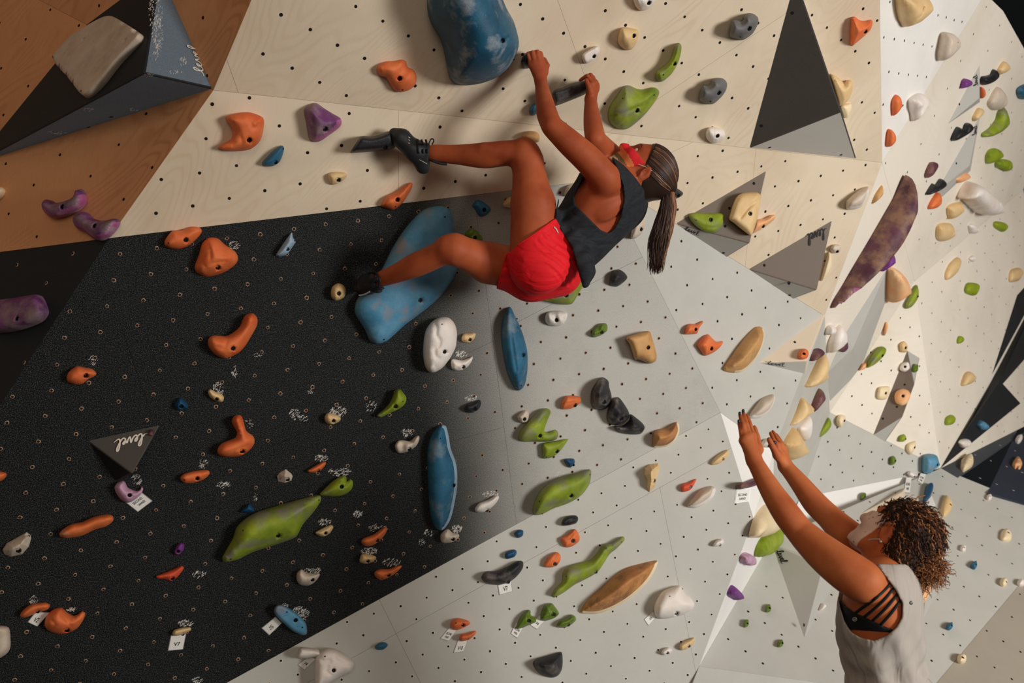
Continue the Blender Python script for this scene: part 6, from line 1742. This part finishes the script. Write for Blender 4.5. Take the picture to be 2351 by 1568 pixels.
# ---------------- spotter
def spotter():
    h = 0.0042
    fl = Field((.60, -1.30, 2.55), (1.36, -.17, 3.42), h)
    lo_ = Field((.75, -2.12, 2.3), (1.36, -1.0, 3.30), .008)
    T, Pv, L = fl.copy(), fl.copy(), fl
    dn = np.array([0, -.974, -.225]); up = -dn
    fwd_ = np.array([-.90, 0, .42]); fwd_ /= np.linalg.norm(fwd_)
    lat = np.array([-.42, -.09, -.90]); lat -= fwd_ * (lat @ fwd_); lat /= np.linalg.norm(lat)
    ax = [up, fwd_, lat]
    hip = C3(2042, 1640, 2.93)
    T.ell(C3(2018, 1418, 2.90), ax, (.150, .104, .145), .02)
    T.ell(C3(2026, 1360, 2.90), ax, (.100, .082, .170), .05)
    T.ell(C3(2028, 1520, 2.91), ax, (.170, .090, .122), .05)
    T.ell(C3(2040, 1420, 2.80), [up, fwd_, lat], (.07, .03, .05), .03)
    T.ell(C3(2030, 1352, 2.80), [up + lat * .5, fwd_, lat], (.055, .030, .035), .025)
    for q_ in (Pv, lo_):
        q_.ell(hip, ax, (.12, .115, .155), .04)
        q_.ell(hip + dn * .04 - fwd_ * .05 + lat * .06, ax, (.095, .09, .085), .04)
        q_.ell(hip + dn * .04 - fwd_ * .05 - lat * .06, ax, (.095, .09, .085), .04)
    feet = []
    for s in (1, -1):
        hj = hip + dn * .06 + lat * .085 * s
        kn = hj + dn * .40 + fwd_ * (.05 if s > 0 else -.04) + lat * .02 * s
        an = kn + dn * .385 - fwd_ * .04
        for q_ in (Pv, lo_): q_.limb([hj, hj * .5 + kn * .5, kn], [.090, .076, .056], .02)
        lo_.limb([kn, kn + dn * .12 - fwd_ * .015, kn + dn * .25 - fwd_ * .03, an, an + dn * .05], [.055, .055, .044, .034, .034], .01)
        feet.append((an, fwd_))
    shL, elL, wrL = C3(1982, 1336, 2.74), C3(1838, 1222, 2.86), C3(1731, 1056, 2.97)
    shR, elR, wrR = C3(2030, 1296, 3.06), C3(1903, 1186, 3.16), C3(1803, 1070, 3.25)
    L.ell(shL, ax, (.050, .050, .050), .05)
    L.limb([shL, C3(1940, 1308, 2.76), C3(1888, 1268, 2.81), elL], [.054, .053, .047, .037], .012)
    L.limb([elL, C3(1806, 1180, 2.88), C3(1768, 1122, 2.92), wrL], [.036, .037, .030, .0215], .008)
    L.ell(shR, ax, (.050, .050, .050), .04)
    L.limb([shR, C3(1986, 1262, 3.09), C3(1946, 1228, 3.12), elR], [.052, .050, .045, .036], .012)
    L.limb([elR, C3(1872, 1156, 3.18), C3(1838, 1112, 3.21), wrR], [.036, .036, .029, .0215], .008)
    hand(L, wrL, [C3(1729, 1000, 3.01), C3(1721, 1001, 2.99), C3(1712, 1005, 2.985), C3(1705, 1012, 2.985)], [C3(1722, 974, 3.03), C3(1714, 973, 3.01), C3(1706, 978, 3.0), C3(1700, 990, 2.995)],
         [C3(1715, 953, 3.06), C3(1706, 946, 3.05), C3(1698, 952, 3.04), C3(1696, 970, 3.02)], [C3(1742, 1032, 3.01), C3(1738, 1005, 3.04), C3(1732, 982, 3.07)], rad=.0078, palm_r=.019, k=.002)
    hand(L, wrR, [C3(1783, 1022, 3.24), C3(1791, 1022, 3.27), C3(1798, 1028, 3.30), C3(1802, 1037, 3.32)], [C3(1775, 1008, 3.25), C3(1782, 1004, 3.29), C3(1790, 1010, 3.32), C3(1797, 1020, 3.34)],
         [C3(1769, 993, 3.27), C3(1774, 990, 3.31), C3(1782, 997, 3.35), C3(1790, 1006, 3.37)], [C3(1784, 1045, 3.22), C3(1774, 1026, 3.21), C3(1766, 1009, 3.21)], rad=.0076, palm_r=.019, k=.002)
    Hc = C3(2060, 1226, 2.92)
    Hf = fl.copy()
    Q, Fd, Ud, Ld = head(Hf, Hc, (-.42, .52, .76), (.70, .70, -.09), .93)
    face = Hf.F.copy()
    Hf.cone(Q(-.015, -.05, 0), .052, C3(2030, 1300, 2.91), .056, .03)
    Hf.cone(C3(2030, 1300, 2.91), .055, C3(2026, 1340, 2.90), .07, .03)
    body = T.copy(); body.F = T.F.copy()
    body.join(Pv, .03); body.join(L, .028); body.join(Hf, .018)
    body.F = np.maximum(body.F, -body.half(np.array([0, -1.28, 2.9]), (0, 1, 0)))
    root, WQ = field_obj('person', body, MAT['skin_b'], origin=to_world(feet[0][0]), it=2, label='spotter in grey tank top with both arms raised towards the climber', category='person')
    tree = bvh(WQ)
    X, Y, Z_ = np.meshgrid(*T.ax, indexing='ij', sparse=True)
    K = T.copy(); K.F = T.F.copy(); K.join(Pv, .04)
    # leggings
    leg = np.maximum(lo_.F - .005, lo_.half(hip + up * .03, up))
    leg = np.maximum(leg, lo_.half(feet[0][0] + dn * .03, dn))
    field_obj('leggings', lo_, MAT['bra'], root, 1, F=leg)
    # bra band and straps
    band = T.prism([Z(16, *p) for p in ((640, 760), (683, 800), (745, 872), (830, 935), (905, 965), (985, 1003), (1075, 1047), (1180, 1088), (1300, 1095), (1300, 1130), (1130, 1112), (960, 1100), (770, 1088), (640, 1080))])
    bF = np.maximum(T.F - .0045, band)
    bo, WB = field_obj('sports_bra', T, MAT['bra'], root, 1, F=bF)
    t = Tubes()
    for a, b, c in (((835, 938), (1000, 820), (1152, 668)), ((918, 970), (1060, 860), (1182, 705)), ((993, 1002), (1120, 890), (1208, 765)), ((1063, 1038), (1160, 940), (1235, 820))):
        pts = []
        for k in range(9):
            u = k / 8
            x = (1 - u)**2 * a[0] + 2 * u * (1 - u) * b[0] + u * u * c[0]; y = (1 - u)**2 * a[1] + 2 * u * (1 - u) * b[1] + u * u * c[1]
            pts.append(drop(tree, *Z(16, x, y), .002))
        t.add(crv(pts, 2), .0042, 6)
    t.build('strap', MAT['bra'], bo)
    tb = bvh(WB)
    t = Tubes()
    cc = Z(16, 830, 993)
    t.add([drop(tb, cc[0] + 4.6 * math.cos(k * math.pi / 8), cc[1] + 4.2 * math.sin(k * math.pi / 8), .001) for k in range(17)], .0009, 4)
    t.add(crv([drop(tb, cc[0] + a, cc[1] + b, .001) for a, b in ((-2.4, -1.2), (-1.6, 1.6), (0, -.6), (1.2, 1.6), (2.4, -1.6))], 3), .0007, 4)
    t.build('logo', MAT['lace'], bo)
    # grey tank
    AH = [(560, 560), (680, 792), (695, 880), (735, 1010), (795, 1108), (880, 1160), (1000, 1186), (1120, 1140), (1205, 1065), (1252, 980), (1257, 850), (1205, 745), (1105, 605), (1030, 510), (975, 445), (930, 450), (700, 300), (500, 300)]
    arm = np.maximum(K.prism([Z(16, *p) for p in AH]), K.half(C3(2020, 1400, 2.935), (0, 0, 1)))
    fold = .0075 * np.sin(((X - .9) * 1.1 + (Y + .8) * .55) * 62 + np.sin(Y * 9) * 1.6 + Z_ * 12)
    fold2 = .0050 * np.sin((X * .5 - Y * .8) * 85 + Z_ * 25)
    amp = np.clip((-.78 - Y) / .18, 0, 1)
    KF = K.F - .013 - (.006 * amp) + (fold + fold2) * amp
    KF = np.maximum(KF, -arm)
    neck = fl.copy(); neck.cone(C3(2022, 1300, 2.91), .074, C3(2060, 1220, 2.91), .10, .0)
    KF = np.maximum(KF, -neck.F)
    far = fl.copy(); far.ell(shR, ax, (.075, .09, .09), .0); far.cone(shR, .075, elR, .06, .0)
    KF = np.maximum(KF, -far.F)
    KF = np.maximum(KF, -(K.half(hip + dn * .10, up)))
    KF = np.maximum(KF, K.half(C3(2030, 1296, 2.9), up))
    tk, WK = field_obj('tank_top', K, MAT['tank_grey'], root, 1, F=KF)
    tt = bvh(WK)
    t = Tubes()
    c2 = Z(16, 1333, 845)
    t.add([drop(tt, c2[0] + 3.2 * math.cos(k * math.pi / 6), c2[1] + 3.6 * math.sin(k * math.pi / 6), .001) for k in range(11)], .0012, 4)
    t.add([drop(tt, c2[0] - 1.4, c2[1] + 1, .001), drop(tt, c2[0] + 1.6, c2[1] - .6, .001)], .001, 4)
    t.build('logo', MAT['ink'], tk)
    # mask
    M_ = Hf.copy()
    mk = face - .006
    mk = np.maximum(mk, M_.half(Q(.118, -.006, 0), Ud + Fd * .25))
    mk = np.maximum(mk, -M_.half(Q(.05, -.120, 0), Ud))
    mk = np.maximum(mk, -M_.half(Q(.030, -.06, 0), Fd + Ud * .2))
    mo, _ = field_obj('face_mask', M_, MAT['m_dots'], root, 1, F=mk)
    t = Tubes()
    t.add(crv([fr(Q(.036, -.030, .066)), fr(Q(.012, -.004, .080)), fr(Q(-.010, .010, .082))], 5), .0018)
    t.add(crv([fr(Q(.028, -.085, .056)), fr(Q(.005, -.066, .071)), fr(Q(-.014, -.052, .079))], 5), .0018)
    t.build('ear_loop', MAT['lace'], mo)
    eyes(Q, Fd, root)
    vs, fs = uvsphere((0, 0, 0), .0045, 6)
    mesh_obj('earring', vs, fs, plain('silver_earring', (220, 210, 200), .2, Metallic=.7), Matrix.Translation(fr(Q(-.022, -.055, .080))), root, smooth=True)
    # hair: base cap, curls, bun
    Hh = Hf.copy()
    Hh.ell(Q(-.020, .026, 0), [Fd, Ud, Ld], (.098, .087, .078), .0)
    Hh.ell(Q(-.055, -.045, 0), [Fd, Ud, Ld], (.056, .062, .056), .03)
    Hh.cone(Q(-.08, -.03, .0), .040, C3(2092, 1296, 2.90), .024, .04)
    hc = np.maximum(Hh.F, Hh.half(Q(.026, .0, 0), Fd - Ud * .80))
    ear = Hf.copy(); ear.ell(Q(-.002, -.022, .088), [Fd, Ud, Ld], (.030, .040, .030), .0); ear.ell(Q(-.002, -.022, -.088), [Fd, Ud, Ld], (.03, .04, .03), .0)
    hc = np.maximum(hc, -ear.F)
    hair, WH = field_obj('hair', Hh, MAT['curl_dark'], root, 2, F=hc)
    HV = WH[0]
    rnd = random.Random(11)
    hcw = np.array(fr(Q(-.02, .01, 0)))
    t = Tubes()
    def curl(p, d, L_, r, turns, th, mi, n=16):
        d = d.normalized(); a = d.orthogonal().normalized(); b = d.cross(a)
        ph = rnd.random() * 6.28; pts = []
        for k in range(n):
            u = k / (n - 1)
            rr = r * math.sin(math.pi * min(1, u * 1.2 + .15)) if u < .8 else r * (1 - u * .3)
            pts.append(p + d * (L_ * u) + (a * math.cos(ph + turns * 6.28 * u) + b * math.sin(ph + turns * 6.28 * u)) * rr)
        t.add(pts, lambda u: th * (1 - .5 * u), 4, mi)
    tie = fr(C3(2098, 1290, 2.90))
    idxs = [rnd.randrange(len(HV)) for _ in range(1500)]
    for i in idxs:
        p = Vector(HV[i]); nrm = (p - Vector(hcw)).normalized()
        to = (tie - p); d = (to - nrm * to.dot(nrm)).normalized() + nrm * .10 + Vector((rnd.gauss(0, .25), rnd.gauss(0, .25), rnd.gauss(0, .25)))
        curl(p + nrm * rnd.uniform(.000, .006), d, rnd.uniform(.022, .045), rnd.uniform(.002, .005), rnd.uniform(1, 2.0), rnd.uniform(.0013, .0026), rnd.choice((0, 0, 0, 1, 1, 2)), 12)
    t.build('curls', [MAT['curl_dark'], MAT['curl_mid'], MAT['curl_light']], hair, kind='stuff')
    t = Tubes()
    bc = C3(2122, 1300, 2.86)
    for i in range(520):
        v3 = np.array([rnd.gauss(0, 1) for _ in range(3)]); v3 /= np.linalg.norm(v3)
        p = fr(bc + v3 * np.array([.054, .046, .048]) * rnd.random() ** .4)
        d = fr(bc + v3 * .06 + np.array([.022, -.040, 0])) - fr(bc)
        curl(p, d + Vector((rnd.gauss(0, .02), rnd.gauss(0, .02), rnd.gauss(0, .02))), rnd.uniform(.02, .045), rnd.uniform(.003, .009), rnd.uniform(.8, 2.2), rnd.uniform(.0010, .0018), rnd.choice((0, 1, 1, 2, 2, 2)))
    for i in range(46):
        p = fr(bc + np.array([rnd.uniform(-.035, .03), rnd.uniform(-.045, -.01), rnd.uniform(-.03, .03)]))
        curl(p, Vector((rnd.gauss(0, .3), rnd.gauss(0, .2), -1)), rnd.uniform(.03, .062), rnd.uniform(.004, .010), rnd.uniform(1, 2), .0011, rnd.choice((0, 1, 2)), 20)
    t.build('bun', [MAT['curl_dark'], MAT['curl_mid'], MAT['curl_light']], hair)
    # nails, ring, shoes
    nail = plain('dark_nail_polish', (44, 52, 58), .25)
    for a, b in (((1706, 946, 3.03), (.0, 0)), ((1698, 952, 3.025), 0), ((1696, 970, 3.005), 0)):
        vs, fs = uvsphere((0, 0, 0), .0048, 5)
        mesh_obj('fingernail', [(x, y * 1.0, z * 1.25) for x, y, z in vs], fs, nail, Matrix.Translation(fr(C3(*a) + np.array([0, .004, -.002]))), root, smooth=True)
    vs, fs = uvsphere((0, 0, 0), .0065, 5)
    mesh_obj('ring', vs, fs, nail, Matrix.Translation(fr(C3(1778, 1016, 3.225))), root, smooth=True)
    for an, fw in feet:
        S3 = Field(an - .26, an + .26, .006)
        S3.cone(an + dn * .05 - fw * .02, .040, an + dn * .052 + fw * .15, .034, .02)
        S3.cone(an, .044, an + dn * .05, .046, .02)
        F_ = np.maximum(S3.F, S3.half(an + dn * .085, dn))
        F_ = np.maximum(F_, S3.half(an + dn * .0, up))
        field_obj('shoe', S3, MAT['shoe_grey'], root, 1, F=F_)
    print('spotter sole height', to_world(feet[0][0] + dn * .085)[2])
    return root
climber()
spotter()
